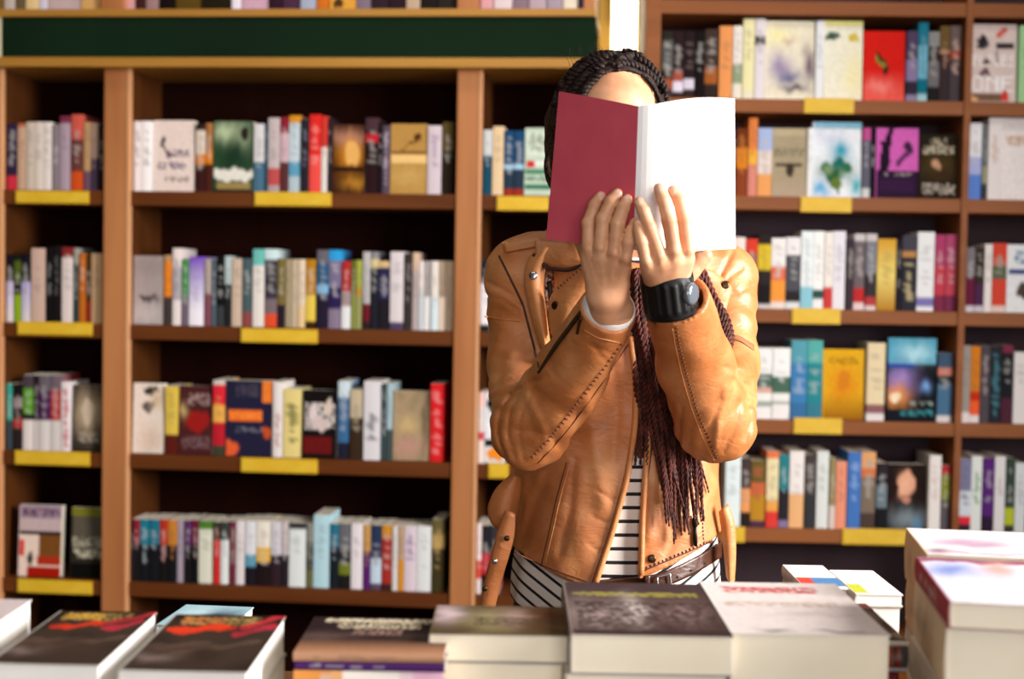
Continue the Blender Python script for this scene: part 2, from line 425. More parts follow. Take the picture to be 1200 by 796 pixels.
row(FL, LZ[3], LT, 640, [
 (20, 70, 594, ('c8b0b0', [('r', 0, 0, 1, .18, 'a890a0'), ('w', .05, .05, .95, .16, '50344a'), ('r', 0, .36, 1, .42, '201820'), ('r', 0, .42, 1, 1, 'ecd4c4'), ('r', .5, .42, 1, .72, '7a4a20'),
   ('r', 0, .5, .14, .72, 'd84030'), ('e', .28, .74, .06, .1, '2a3028'), ('r', .45, .72, 1, .84, 'b03018'), ('r', .2, .86, 1, 1, 'a81808')], 'mauve and red cover, small figure'), {'lean': .06}),
 (81, 119.5, 597, ('2c2820', [('r', 0, 0, 1, .1, '7a7820'), ('r', .05, .12, .95, .4, '5c5448'), ('w', .05, .42, .95, .55, 'b8b098'), ('w', .1, .6, .95, .72, 'c8c0a8'), ('r', 0, .78, 1, 1, '0c0a08')], 'dark cover, cream lettering, olive edge'), {'lean': .06})], NARROW[3])
# ---- wide bay
WIDE = ["top shelf of wide bay", "second shelf of wide bay", "third shelf of wide bay", "bottom shelf of wide bay"]
row(FL, LZ[0], LT, 185, [
 (155, 165.5, 142, 'ece4e4/a09aa0'), (166, 178, 142, 'fbf8f8/b0a8a8'),
 (179, 227, 141, ('ead6cc', [('e', .2, .3, .06, .08, '302028'), ('l', .24, .35, .42, .52, .03, '6a5058'), ('w', .38, .42, .86, .52, '5a4060'), ('w', .08, .58, .8, .68, '5a4070'), ('w', .3, .8, .85, .86, '7a6860')], 'cream cover with purple script'), {'lean': .03}),
 (229, 240, 145, '302020*1 e0d0c0*3.5 e08020*1.6 3a1818*4'), (240.5, 248, 144, 'a87040*4 d88020*1.6 4a2018*4'),
 (249, 296, 142, ('28482c', [('g', .3, .15, .3, .15, 'b8c8a0'), ('g', .75, .2, .2, .2, '90a080'), ('e', .8, .15, .1, .1, '2a2018'), ('g', .5, .5, .35, .2, '1a3424'), ('e', .5, .76, .62, .09, 'e8e4d8'), ('r', .1, .86, .95, .96, '9a8450'), ('r', 0, .96, 1, 1, '181814')], 'jungle green cover with white band'), {'lean': .03}),
 (297, 309, 145, 'dcd8d8*5 4a7088*4'), (309.5, 313.5, 145, '2a5060'), (314, 327.5, 138, 'c8b8b8*6 c05050*2 b0a0a0*1'), (328, 337.5, 137, '8a2030*2 d0b0b8*4 5a3030*4'),
 (338, 351.5, 135, 'd89020*1 c8d8e0*5 60a0c0*2 b8c8d0*2'), (352, 361.5, 140, '28242c/707080'), (362, 375.5, 134, 'e02a24*5 f05048*5/f09088'), (376, 383, 136, 'd83a30*4 e8e0d8*6'), (383.5, 388.5, 138, '302028'),
 (389, 427, 146, ('3c1c0c', [('g', .5, .2, .6, .12, 'b08070'), ('g', .55, .42, .4, .22, 'd88820'), ('e', .6, .42, .24, .18, 'e8b060'), ('r', 0, .62, 1, .68, '2a1408'), ('g', .7, .85, .4, .1, 'b07828')], 'dark brown cover with glowing orange globe'), {'lean': .03}),
 (428, 443, 138, '4a3038*1.4 2a1418*.6 c02030*1 2a1418*6'), (443.5, 447.5, 143, '1c1418'), (448, 456.5, 147, '5a4a5a/c0b0c0@.1-.9'),
 (457, 500, 145, ('b88c48', [('e', .75, .18, .12, .06, '4a2c14'), ('l', .3, .36, .8, .22, .02, '7a5020'), ('r', 0, .4, 1, .45, '8a5c28'), ('r', 0, .45, 1, .55, 'f0c880'), ('g', .5, .75, .5, .15, 'c8a05c')], 'golden sepia cover with a bright stripe'), {'lean': .03}),
 (501, 517, 147, 'd8c8d0/a890a8'), (518, 530.5, 143, '5a4a24*4 2a2018*6')], WIDE[0])
row(FL, LZ[1], LT, 340, [
 (152.5, 190, 300, ('a89a98', [('g', .5, .15, .8, .2, '988a88'), ('e', .5, .62, .3, .05, '4a3c40'), ('g', .75, .63, .15, .06, '605050'), ('g', .5, .85, .6, .15, 'beb4b2')], 'grey cover with a single drawn eye'), {'lean': .03}),
 (192, 201.5, 299, 'c09060*1 f08a20*4.5 453838*4'), (202, 211.5, 291, 'eadcd8*2.5 b0a8b0*4 e8ddd8*3'), (212, 220.5, 304, '4a8a50*5 706070*4'), (221, 238, 301, '7a48c0>f4f0f8*8 f4f0f8*2'),
 (239, 246.5, 304, 'b0a098*4 804a58*4'), (247, 252.5, 304, '50606a'), (253, 262, 300, '101214*7 383c40*3'), (262.5, 270, 300, 'b8c8c8*4 202224*6'), (271, 283.5, 303, 'd0b8a4'), (284, 294.5, 303, '4a5e62*7 904848*2'),
 (296, 309.5, 292, '70c0b8*2 e8e0d8*8'), (310, 324.5, 292, 'd0e8ea*1.5 3a3440*5.5 7a6a70*2 e05030*2'), (325, 333.5, 303, '7a6a38*6 2a1c2a*3'), (334, 340.5, 304, 'a89878'), (341, 348.5, 304, 'c8b49a'),
 (349, 357.5, 304, 'e6d2b8*6 e8c898*3'), (358, 369.5, 304, 'b8801c*5 e8c850*3.5 3a2010*1'), (371, 384.5, 293, '6a6470*2 2a5a80*3 80b8e0*1 241c30*5'), (385, 399, 293, '30a0e0*1.5 7a7090*4 2a2050*3 8a7a90*3'),
 (400, 410.5, 306, 'b03030*4 a09090*2 e8e8ea*3'), (411, 416.5, 305, '6a6a28*5 8a9048*5'), (417, 424.5, 305, 'b0b850*4 d09030*1 a0a068*5'), (425, 433.5, 295, 'c0bcbc*6.5 6a1a24*2 282020*1'),
 (434, 442.5, 295, '8a8890*1 d8c890*1 20202a*8'), (443, 456, 306, 'd8b888*1 2a2850*4 201c24*4'), (457, 472.5, 295, 'e0d6d8*9 504060*1'), (473, 482.5, 297, '3a3230/807878'), (483, 489.5, 296, 'dab8a0*2 b8a8a8*6'),
 (490, 496.5, 306, 'e8dcd6*4 cad0d4*5'), (497, 504.5, 306, 'b0a8a8*4 f0ecec*4'), (505, 513.5, 306, 'e8e0d8*4 d8e8ee*4'), (514, 522.5, 306, 'b09a84*4 e8d0bc*4'), (523, 531, 306, 'd8bfa4')], WIDE[1])
row(FL, LZ[2], LT, 495, [
 (150.5, 191, 450, ('e6d8cc', [('e', .55, .1, .25, .06, '181618'), ('e', .5, .33, .22, .08, '585050'), ('g', .75, .25, .2, .12, 'd0b490'), ('g', .6, .8, .4, .2, 'd8c0ac')], 'cream cover with a black hat'), {'lean': .05}),
 (193, 207.5, 453, 'e0c050*7 5a1c14*3'),
 (208.5, 248, 453, ('4a2020', [('w', .25, .12, .9, .28, 'a88c88'), ('e', .55, .52, .35, .16, '9a1c18'), ('g', .1, .35, .12, .1, 'c0a070'), ('w', .1, .74, .95, .9, '7a5c60')], 'dark red cover with grey lettering'), {'lean': .05}),
 (249, 262.5, 446, 'd8d0c8*.5 e02838*3 f0b050*2.5 c02030*3 404030*1.5'),
 (263.5, 318, 447, ('22203a', [('r', .78, 0, 1, .28, 'f08030'), ('w', .2, .05, .7, .22, '4a4450'), ('r', .05, .4, .8, .54, 'f07020'), ('w', .05, .42, .8, .52, 'ff9040'), ('w', .2, .62, .9, .7, '707080'), ('e', .08, .9, .18, .12, 'e86030'), ('e', .9, .7, .1, .08, 'c85020')], 'thick navy cover with an orange title'), {'T': .05, 'lean': .02}),
 (319.5, 330.5, 448, 'ece4e0/c09090@.4-.9'), (331.5, 352, 456, 'e8d488/4a5020@.22-.78'),
 (354, 394, 458, ('140e0e', [('w', .05, .2, .95, .6, 'e8dcd8'), ('e', .3, .35, .14, .12, 'e0d0d0'), ('e', .75, .25, .12, .12, 'dcc8b8'), ('e', .5, .5, .25, .1, 'd8c4c0'), ('r', 0, .7, .85, .95, '681414')], 'black cover with white flowers'), {'lean': .05}),
 (395.5, 408, 447, 'd0e0e8*2 3a6a98*5 202030*2'), (409.5, 425, 457, 'c8b89a*4 3a2a1c*6'), (426, 445.5, 447, 'e0dce0/505060@.4-.75'), (446, 452, 450, '3a4a4c'), (452.5, 459, 450, 'a8c0c8*6 405050*4'),
 (460, 502, 459, ('a89070', [('n', 1.4, .6, '8a7a5c'), ('g', .4, .5, .3, .14, 'c8ac78'), ('g', .45, .8, .4, .14, 'c09080'), ('g', .9, .4, .1, .5, '70604a')], 'mottled beige cover'), {'lean': .05}),
 (504, 520, 450, 'dc2024/f09090@.1-.9')], WIDE[2])
row(FL, LZ[3], LT, 655, [
 (152, 156, 609, '302428'), (156.5, 163, 609, '8a2030*4 18161a*6'), (163.5, 174, 609, '1a7890*4 16161a*6'), (174.5, 186.5, 609, '1c7088*4 16161a*6'), (187, 195.5, 609, 'b83020*4 181414*6'),
 (196, 206.5, 610, 'c88030*4 16161a*6'), (207, 215.5, 610, 'b0a0b0'), (216, 223.5, 610, '5a3060*4 181418*6'), (224, 231, 610, '701838*4 141214*6'), (232, 249, 611, '508030*1.5 e4e4d0*8.5'),
 (250, 257, 612, '3a3a30*3 d03028*7'), (258, 267, 612, '3a4038*3 e8ecea*7'), (268, 275.5, 612, '702a3a'), (276, 286.5, 611, 'e8e0e0'), (287, 299.5, 611, 'e4e4ea*5 60a0b8*2 1c1820*3'),
 (300, 316, 611, 'f0e8d8*4 e8b858*2.5 201418*3.5'), (317, 328.5, 612, 'd8d4dc*5 302028*5'), (329, 337.5, 612, 'd0c4c4*5 282028*5'), (338.5, 358, 613, '38383a*1 e6eceb*9'), (359, 366.5, 614, '888880*3 2a2c20*4 6a6a40*3'),
 (367, 385.5, 604, 'b8dce6*10'), (386, 396.5, 614, '28708a*3 182028*5'), (397, 410, 614, '6a6a70*4 28282c*2 707a20*2 1c1c1c*2'), (411, 424.5, 614, 'ece4e8*10'), (425, 433.5, 616, 'c89858*4 5a2068*6'),
 (434, 446.5, 616, '2a3858*5 c8dcec*4 5a4a60*1'), (447, 459, 616, 'd09030*2 a83028*6 402020*1'), (459.5, 466, 617, 'e0d8d4'), (466.5, 473, 617, 'c0a080*5 d8902a*5'), (473.5, 488, 617, 'e0d0da/9070a0'),
 (488.5, 505, 617, 'e6e8e8'), (506, 520, 609, '6a6038*2 c0a060*2 40381c*6')], WIDE[3])
# ---- bay behind the reader
BEH = ["top shelf of bay behind reader", "second shelf of bay behind reader", "third shelf of bay behind reader", "bottom shelf of bay behind reader"]
row(FL, LZ[0], LT, 185, [
 (566, 576.5, 152, 'c8d0d4*4 184a60*6'), (577, 590, 148, 'e4c8a0'), (590.5, 601.5, 153, '1c4870*5 a8d0e8*1 28384a*3 a03020*1'), (602, 613.5, 153, '1c4870*5 a8d0e8*1 28384a*3 a03020*1'),
 (614.5, 656, 150, ('c4d4c0', [('w', .05, .06, .95, .4, 'e8ece4'), ('w', .1, .1, .9, .35, '8a9a80'), ('r', .05, .48, .3, .6, 'd03030'), ('r', .3, .5, 1, .56, 'e8ece4'), ('r', 0, .62, 1, .68, '4a8a68'), ('w', 0, .72, 1, .78, '2a6a50'), ('r', 0, .84, 1, .9, '3a7a60')], 'pale green cover, red bands'), {'lean': .03})], BEH[0])
row(FL, LZ[1], LT, 345, [(561.5, 574, 305, '1c2430*3 e8e8f0*5 202020*1'), (574.5, 588, 304, 'e8e4e8')], BEH[1])
row(FL, LZ[2], LT, 500, [(558, 567, 460, 'f0c8c0*2 e8e0e0*3 d05060*1 f0e0d8*3'), (567.5, 592, 462, ('d8dce0', [('e', .4, .15, .3, .1, '101418'), ('e', .45, .48, .35, .16, 'f0f0f4'), ('r', 0, .66, 1, .76, '14181c'), ('e', .6, .86, .5, .1, 'f09020')], 'white, black and orange cover'), {'lean': .04})], BEH[2])
row(FL, LZ[3], LT, 655, [(556.5, 564, 614, 'f0e0e0*5 d85040*3 e8dcdc*2'), (564.5, 574, 616, '24242c*4 c02838*3 18181c*3'), (574.5, 584, 616, '3a3438*4 a02838*3 d0c8c8*3')], BEH[3])
# ---- books standing on top of the green board
TOPR = "ledge above green board"
shelf_row(FL, LTOPZ, 7, [
 (5, 17, None, 'c8b8b0'), (17.5, 29, None, '6a5a40'), (30, 45, None, 'e8c890'), (45.5, 55, None, 'd8d0e0'), (56, 94, None, ('b8a0a0', [('g', .5, .9, .6, .3, 'c8b0b0')], 'mauve cover'), {'lean': .02, 'h': .18}),
 (95, 117, None, 'd8a868'), (147, 158, None, 'd8a0a0'), (158.5, 170, None, '402020'), (170.5, 185, None, 'a08080'), (186, 205, None, '180c0c'), (206, 235, None, '5a4418'), (236, 270, None, '201a0c'),
 (271, 282, None, 'f0e8f4'), (283, 314, None, ('c898b0', [('g', .5, .9, .6, .3, 'd0a8bc')], 'pink cover'), {'lean': .02, 'h': .18}), (315, 330, None, '301828'), (331, 350, None, '4a2c44'), (352, 370, None, 'a8b0c8'), (371, 385, None, 'd07020'),
 (386, 417, None, ('e0a040', [('e', .3, .85, .2, .08, '4a3018')], 'amber cover with a brown spot'), {'lean': .02, 'h': .18}), (418, 434, None, '807080'), (435, 455, None, '302028'), (456, 475, None, '2c1c24'), (476, 492, None, 'c0a890'), (493, 512, None, '201818'), (513, 535, None, '2a2420'),
 (563, 578, None, 'd8a0a8'), (579, 600, None, 'e0d0d4'), (601, 619, None, '8a7480'), (620, 640, None, 'b8a4b0'), (641, 659, None, 'a898a8'), (660, 677, None, 'e8dcc8'), (678, 695, None, '504060')], TOPR, 'books on the ' + TOPR)
RB = ["top shelf of thin-divider bay", "second shelf of thin-divider bay", "third shelf of thin-divider bay", "fourth shelf of thin-divider bay", "lowest shelf of thin-divider bay"]
EB = [s.replace('thin-divider bay', 'bay past thin divider') for s in RB]
row(FR, RZ[0], RT, 75, [
 (776, 788.5, 36, '2a2420*1 5a5a58*4 28201c*1 a05030*1.5 40302c*1'), (789, 801, 36, '28181c*6 a05040*1.2 e0d8e8*1.6 302020*1'), (801.5, 814, 36, '241618*7 d8d0e0*1.5 302020*1.5/706060'), (814.5, 825.5, 36, '140e0e'), (826, 841, 34, '40302a*5 a05a28*2 302420*2'),
 (843, 858.5, 30, 'e8985a'), (859, 870, 30, 'ece4dc*5 90a080*3 e8e0d0*2'), (870.5, 884, 22, 'ece4b0*9 e8e0c8*1'), (884.5, 896.5, 22, 'e4dce0*2 4a4048*1.2 e4dce0*7'),
 (897, 955, 24, ('f0e8d0', [('g', .25, .2, .3, .12, 'f4ecb0'), ('g', .5, .25, .12, .05, 'd8bca8'), ('g', .3, .6, .25, .2, 'a090b0'), ('g', .9, .55, .12, .25, '70586c'), ('g', .5, .72, .25, .08, '6c6c90'), ('g', .6, .86, .3, .05, '504458'), ('g', .2, .9, .2, .06, 'e8dcc8')], 'large pale yellow cover with violet washes'), {'lean': .04}),
 (956, 965.5, 24, 'eceef0/c0c4c8'),
 (966, 1011.5, 24, ('f0ecd8', [('r', 0, 0, 1, .06, 'f0e890'), ('e', .22, .2, .2, .05, '3a5a4a'), ('e', .78, .22, .12, .06, 'd0b830'), ('g', .8, .7, .3, .3, 'f4e8b8')], 'large cream cover with a dark green mark'), {'lean': .04}),
 (1012.5, 1061, 36, ('d41c14', [('v', .55, 1.0, 'ec5c50'), ('l', .35, .35, .55, .52, .05, '2a2c18'), ('l', .3, .4, .5, .5, .04, '8a7a30'), ('e', .55, .55, .07, .06, '1c2014'), ('g', .4, .8, .3, .1, 'f08078')], 'bright red cover with a dark creature'), {'lean': .03}),
 (1063, 1075.5, 36, '504060*4 8878a0*3 302838*2 9080a0*1'), (1076, 1087.5, 26, '1a7890*3 70b0c8*4 0a6a80*2 a0c8d0*1'), (1088, 1101, 37, '8a8a88*2 2c2628*2 706c70*3 201c20*2'), (1101.5, 1113, 30, '6a5430*3 c09070*.6 3a2c30*6'), (1113.5, 1126, 30, '6a5a58*3 a04a30*1 4a4044*5')], RB[0])
row(FR, RZ[0], RT, 80, [
 (1137, 1192, 28, ('ecd8d4', [('v', 0, .2, 'e0ccc8'), ('e', .68, .1, .12, .05, 'd86048'), ('w', .12, .2, .4, .34, '2a2830'), ('e', .28, .24, .1, .09, '2a2830'), ('r', .55, .23, .95, .32, '3a3438'), ('t', .06, .38, .95, .54, 'PLACES', 'fff8f4'), ('l', .55, .35, .58, .44, .03, '706060'), ('e', .32, .5, .09, .04, '5a4a48'), ('e', .32, .63, .1, .05, '6a5058'), ('t', .04, .66, .95, .86, 'ONE', 'fffafa'), ('r', 0, .9, .7, .98, '7a5c48'), ('e', .1, .94, .1, .04, 'e0a878'), ('e', .78, .93, .09, .07, 'd83a38')], 'collage cover with bold title'), {'lean': .03}),
 (1194, 1206, 30, 'a8d8a0')], EB[0])
row(FR, RZ[1], RT, 190, [
 (858, 862.5, 150, '2a2030'), (863, 876, 150, '6a3010*3 d88020*3 8a4020*4'), (877, 887.5, 138, 'e08040*4 f0b040*1.5 d88878*4'), (888, 904.5, 150, 'a8b8e0*3 e8d8d0*3 e8a060*3'),
 (905, 946, 150, ('a8987c', [('r', 0, 0, 1, .1, 'b8a888'), ('w', .05, .28, .95, .42, '74705c'), ('r', .1, .52, .85, .57, '504838'), ('e', .5, .6, .13, .1, '3c3428'), ('v', .7, 1.2, 'b8a090')], 'khaki cover with a dark hanging emblem'), {'lean': .04, 'T': .012}), (946.5, 952, 150, 'f0f0f0'),
 (952.5, 1010, 143, ('ecf0f6', [('r', 0, 0, 1, .08, '88c0d8'), ('g', .3, .2, .4, .1, 'd8dcec'), ('g', .55, .4, .2, .14, '189cb8'), ('g', .5, .66, .36, .14, '1c6448'), ('e', .3, .6, .12, .07, '2a7048'), ('e', .55, .55, .12, .07, '1a6a60'), ('e', .72, .62, .12, .07, '2c6a44'), ('e', .45, .72, .16, .08, '245c34'), ('g', .35, .62, .08, .05, '8a9a70'), ('g', .62, .7, .06, .05, '7a9a78'), ('l', .5, .78, .5, .92, .03, '4a4a24'), ('g', .15, .9, .2, .1, '58a8d8'), ('g', .9, .85, .12, .12, '30a8b8'), ('e', .5, .82, .12, .08, '607830')], 'white cover with a blue and green tree'), {'lean': .04}),
 (1011, 1020, 150, 'c05090*1.5 606070*6 d0d0d0*1'), (1020.5, 1026.5, 150, '1c1420'),
 (1027, 1077, 150, ('d060b4', [('l', .35, .0, .2, .6, .07, '1c1020'), ('l', .2, .25, .1, .62, .06, '1c1020'), ('e', .78, .28, .1, .08, '38203a'), ('l', .5, .5, .75, .38, .05, '5a2c5a'), ('r', 0, .62, 1, 1, '2a1430'), ('w', .2, .64, .85, .69, '9a8a90'), ('r', .1, .74, .9, .9, '36183e')], 'magenta cover with dark silhouettes'), {'lean': .04}),
 (1077.5, 1124, 157, ('221a10', [('g', .5, .5, .45, .2, '4a3a18'), ('w', .28, .06, .72, .18, 'b4a890'), ('w', .08, .2, .92, .32, 'c8bca4'), ('e', .45, .47, .1, .08, 'c89878'), ('g', .6, .6, .2, .08, '3c2418'), ('w', .08, .76, .95, .95, 'b8aca0')], 'black and olive cover with cream capitals'), {'lean': .04})], RB[1])
row(FR, RZ[1], RT, 190, [
 (1135, 1151, 144, 'f0f0f4*4 b0b8e8*2 6088d8*3'), (1151.5, 1157.5, 146, '707478*5 a0a080*2 404048*2'), (1158, 1173, 138, 'f0e8e8/d8bca8@.2-.6'),
 (1173.5, 1214, 138, ('f4ecec', [('w', .15, .22, .9, .34, 'c08c58')], 'white cover with brown lettering'), {'lean': .03})], EB[1])
row(FR, RZ[2], RT, 320, [
 (860, 873, 278, 'f0e0d8'), (873.5, 887.5, 280, 'd84030*2 a06058*2 c03848*2 e87030*3'), (888, 903.5, 275, '2a2420*1.5 e0c030*4 302828*2 201c1c*3 d0c8c8*.8'), (904, 921, 279, 'f2ecea*4 e07050*2 f09a40*3 e8d8d0*.8'),
 (921.5, 938, 278, 'f0eaea*2.3 505058*5 2c282c*1.5 e0e0e0*.8'), (938.5, 953, 271, 'eef4f6*7 90c8d8*3'), (953.5, 965.5, 271, 'f8f8f6*7.5 30504a*1 f0f0f0*1.5'), (966, 976, 272, 'f4ece4*7 d04040*3'), (976.5, 991, 271, 'ece8f0'),
 (992, 1000.5, 280, '40343c'), (1001, 1014, 274, 'd0c8c8*1 706468*6 c03030*2 e8d0d0*.8'), (1014.5, 1027, 274, 'cfc8c8*1 80808a*4 3a3438*3 b84040*1 e0d0d0*.7'), (1028, 1050, 280, 'd8a030>f0d878*5 f0d878>b88028*5'), (1051, 1056.5, 281, '28222c'),
 (1057, 1073.5, 276, '484450*2 c08a50*1 303038*7/d0c090@.35-.85'), (1075, 1095, 272, 'f2f2f4*8 8078b8*1.2 f0f0f0*.6'), (1096, 1107.5, 275, 'b0406a*4 c84050*4 80304a*2'), (1108, 1121, 275, 'b04a70*4 c04858*4 7a3050*2')], RB[2])
row(FR, RZ[2], RT, 325, [
 (1133, 1143, 290, '807880*4 6a2040*4 d8d0d8*.8'), (1143.5, 1153.5, 290, '3a3028*5 502a50*3 d0c8d0*.8'), (1154, 1163, 286, 'f0e8e4'), (1163.5, 1180, 285, 'd84a38*3.5 606850*2 d84a38*4 e8d0c8*.8'),
 (1180.5, 1222, 287, ('eef0f2', [('w', .2, .1, .9, .3, '5a88a8'), ('r', .05, .36, .8, .44, '485090'), ('e', .5, .68, .2, .12, '50443c')], 'white cover, blue title'), {'lean': .03})], EB[2])
row(FR, RZ[3], RT, 450, [
 (868, 884.5, 408, 'f0f0ee'), (885, 905, 408, 'f0f0ee*4 50685c*2 d8a898*.8 f0f0ec*1.2 a0a8a0*.6 f0ecea*2'), (905.5, 926, 408, 'f4f4f2*4 4a6a58*2.4 f0f0ec*1 a0a8a0*.6 f0ecea*2'), (927, 945.5, 399, '58a0b0*3 4080b8*5 3a70a0*2'), (946, 964, 399, '58b0a8*3 2a8890*5 3a7c90*2'),
 (964.5, 1013, 410, ('e4ac20', [('g', .5, .5, .35, .25, 'e08a18'), ('e', .5, .45, .15, .14, 'd88020'), ('v', .6, 1.1, '7a3408'), ('w', .15, .12, .85, .22, 'a87818')], 'golden yellow cover with orange sunburst'), {'lean': .04}),
 (1016, 1037, 402, 'ecd8b0*8 906060*1 e8e0e0*1'),
 (1040, 1098, 397, ('121418', [('r', 0, 0, 1, .32, '58a8c4'), ('g', .6, .18, .3, .1, 'b8e4f0'), ('g', .25, .5, .3, .16, '9a84c8'), ('g', .22, .7, .24, .14, 'f09a50'), ('e', .2, .72, .1, .07, 'fce4c0'), ('r', 0, .32, .55, .37, '2a4aa0'), ('r', 0, .86, 1, 1, '141820'), ('g', .8, .6, .1, .06, '80b0f0'), ('w', .5, .76, .95, .8, '90a098'), ('w', .3, .86, .95, .94, '3a9098')], 'blue and sunset cover with black cliff'), {'lean': .04, 'T': .035}),
 (1099, 1116, 414, '405870*2 d08070*1.5 203038*1 4a7090*5 e0d8d8*.8')], RB[3])
row(FR, RZ[3], RT, 450, [
 (1128, 1137.5, 405, 'a09890*7 e8e0e0*1'), (1138, 1149, 406, 'd88020*5 c83010*1 f06030*1.5 e8e0e0*.9'), (1149.5, 1160.5, 405, '504a50/b0a0a0'), (1161, 1174, 406, '2a2c34/4a8a98@.1-.9'), (1174.5, 1187, 405, '803048*1 202024*5 502838*3'), (1188, 1206, 413, 'ece6e4')], EB[3])
row(FR, RZ[4], RT, 580, [
 (850, 868, 535, 'e8f4f4'), (868.5, 879.5, 537, '4a3a38*4 f0a060*3 302020*2'), (880, 896.5, 540, '6a5a28*3 d06a40*2 c08a28*3.5 503048*1'), (898, 912, 529, 'e87a50*1 f0e0b0*5 f0a850*1.4 e04038*2'), (913, 924.5, 533, '2a8088*4.5 2c2830*4 8878a0*.8'),
 (925, 942, 529, 'f4ece8*5 f0b880*4'), (943, 956, 533, '4a4040*5 38383a*4'), (957, 971, 529, 'e4e8e4'), (972, 979, 537, '9a8a60*6 e0d0c8*3'), (979.5, 992, 541, 'f0987a'), (993, 1008.5, 530, '4878c0/90b0e0'), (1009, 1026, 530, 'e8a870*2 d87848*1 807060*4 504038*2'),
 (1027, 1039.5, 543, '302830*3 70808a*3 1c1c20*3'),
 (1040, 1087, 545, ('1c1210', [('g', .5, .1, .4, .1, '2c1c18'), ('e', .48, .3, .24, .2, 'e8a888'), ('g', .42, .32, .14, .14, 'f4bc9c'), ('l', .75, .1, .85, .8, .09, '241410'), ('l', .18, .3, .12, .8, .08, '2a1612'), ('e', .5, .55, .1, .06, 'c88870'), ('g', .5, .84, .42, .16, '808c94'), ('g', .75, .9, .12, .1, '5888a8')], 'portrait cover of a long-haired woman'), {'lean': .03}),
 (1089, 1103, 534, 'f2ece8/e0c8c0'), (1103.5, 1113, 546, 'c03038*1 8a9028*3 605860*4')], RB[4])
row(FR, RZ[4], RT, 580, [
 (1124, 1138, 538, '8080a0*4 d8e0ea*3 e03040*1 302830*1'), (1138.5, 1151, 535, 'e8ece8/60a060'), (1151.5, 1165, 537, '5a2878*8 302038*2'), (1165.5, 1178, 535, 'eae6e6'), (1178.5, 1189, 537, '3a4a40*6 c0c830*2 384038*1'), (1189.5, 1202, 543, 'dfe5e8')], EB[4])

# ------------------------------------------------------------------ yellow shelf labels
def shelf_label(fr, x0, x1, y0, y1, where, n=26):
    v = -.0045; ua, ub = fr.u(x0, (y0 + y1) / 2, v), fr.u(x1, (y0 + y1) / 2, v)
    za, zb_ = fr.hit((x0 + x1) / 2, y1, v)[1], fr.hit((x0 + x1) / 2, y0, v)[1]
    e = empty('shelf_label', tuple(fr.w((ua + ub) / 2, v, za)), fr.a)
    W, H = ub - ua, zb_ - za
    obj('label_holder', box_me('label_holder', -W / 2, W / 2, 0, .004, 0, H, .0012), MAT['tag'], e)
    obj('label_card', box_me('label_card', -W / 2 + .004, W / 2 - .004, -.0012, 0, .005, H - .005), MAT['tagcard'], e)
    tag(e, 'yellow plastic label on the edge of the ' + where, 'shelf label', 'yellow shelf labels')
MAT['tagcard'] = noisy('yellow_label_card', 'deb024', 'e8c038', 25, .5)
for x0, x1, y0, y1, wh in ((18, 104, 223.5, 238.5, NARROW[0]), (20, 108, 377.5, 393, NARROW[1]), (17, 105, 529, 545.5, NARROW[2]), (20, 108, 680, 696, NARROW[3]),
                           (298, 388, 225, 241.5, WIDE[0]), (282, 372, 385.5, 402, WIDE[1]), (282, 372, 537.5, 554.5, WIDE[2]), (582, 643, 230, 247, BEH[0]), (572, 596, 543, 561, BEH[2])):
    shelf_label(FL, x0, x1, y0, y1, wh)
for x0, x1, y0, y1, wh in ((942, 1001, 115, 133, RB[0]), (938, 998, 231, 249, RB[1]), (928, 985, 361.5, 380, RB[2]), (930, 987, 490, 509, RB[3])):
    shelf_label(FR, x0, x1, y0, y1, wh)
shelf_label(FR, 987, 1067, 620, 639, RB[4] + ', below portrait cover')
shelf_label(FR, 846, 873, 617.5, 636, RB[4] + ', beside the jacket')
# ------------------------------------------------------------------ display table with stacks of books
TZ = 0.90
t = empty('display_table', (0.05, 1.36, 0)); tag(t, 'wooden display table carrying the stacks of paperbacks', 'table')
obj('table_top', box_me('table_top', -.80, .80, -.34, .34, TZ - .035, TZ, .004), MAT['table'], t)
for sx in (-.74, .74):
    for sy in (-.28, .28):
        obj('leg', box_me('leg', sx - .03, sx + .03, sy - .03, sy + .03, 0, TZ - .035, .004), MAT['table'], t)
obj('apron', box_me('apron', -.71, .71, -.265, -.245, TZ - .12, TZ - .035, .002), MAT['table'], t)
obj('apron', box_me('apron', -.71, .71, .245, .265, TZ - .12, TZ - .035, .002), MAT['table'], t)
FNX, FNY = 44, 66
def flat_book(name, cxy, yaw, ztop, W, T, H, base, ops, spine, label, group, white=False, side=False):
    """a paperback lying face up, its foot towards the camera; spine on the -X side"""
    simg = spine_img(spine); fimg = front_img(base, ops, FNX, FNY)
    # local: X across, Y down through the book (front board at Y=0), Z from foot to head
    B = Matrix(((1, 0, 0, -W / 2), (0, 0, 1, 0), (0, -1, 0, 0), (0, 0, 0, 1)))
    m = Matrix.Translation((cxy[0], cxy[1], ztop)) @ Matrix.Rotation(yaw, 4, 'Z') @ B
    if side:      # spine towards the camera: its length runs across
        v = front_img(base, ops, FNY, FNX); fimg = v.transpose(1, 0, 2)[:, ::-1]
        m = Matrix.Translation((cxy[0], cxy[1], ztop)) @ Matrix.Rotation(yaw + math.pi / 2, 4, 'Z') @ Matrix(((1, 0, 0, 0), (0, 0, 1, -W / 2), (0, -1, 0, 0), (0, 0, 0, 1)))
        return add_book(name, H, T, W, simg, fimg, m, label, group, white)
    return add_book(name, W, T, H, simg, fimg, m, label, group, white)
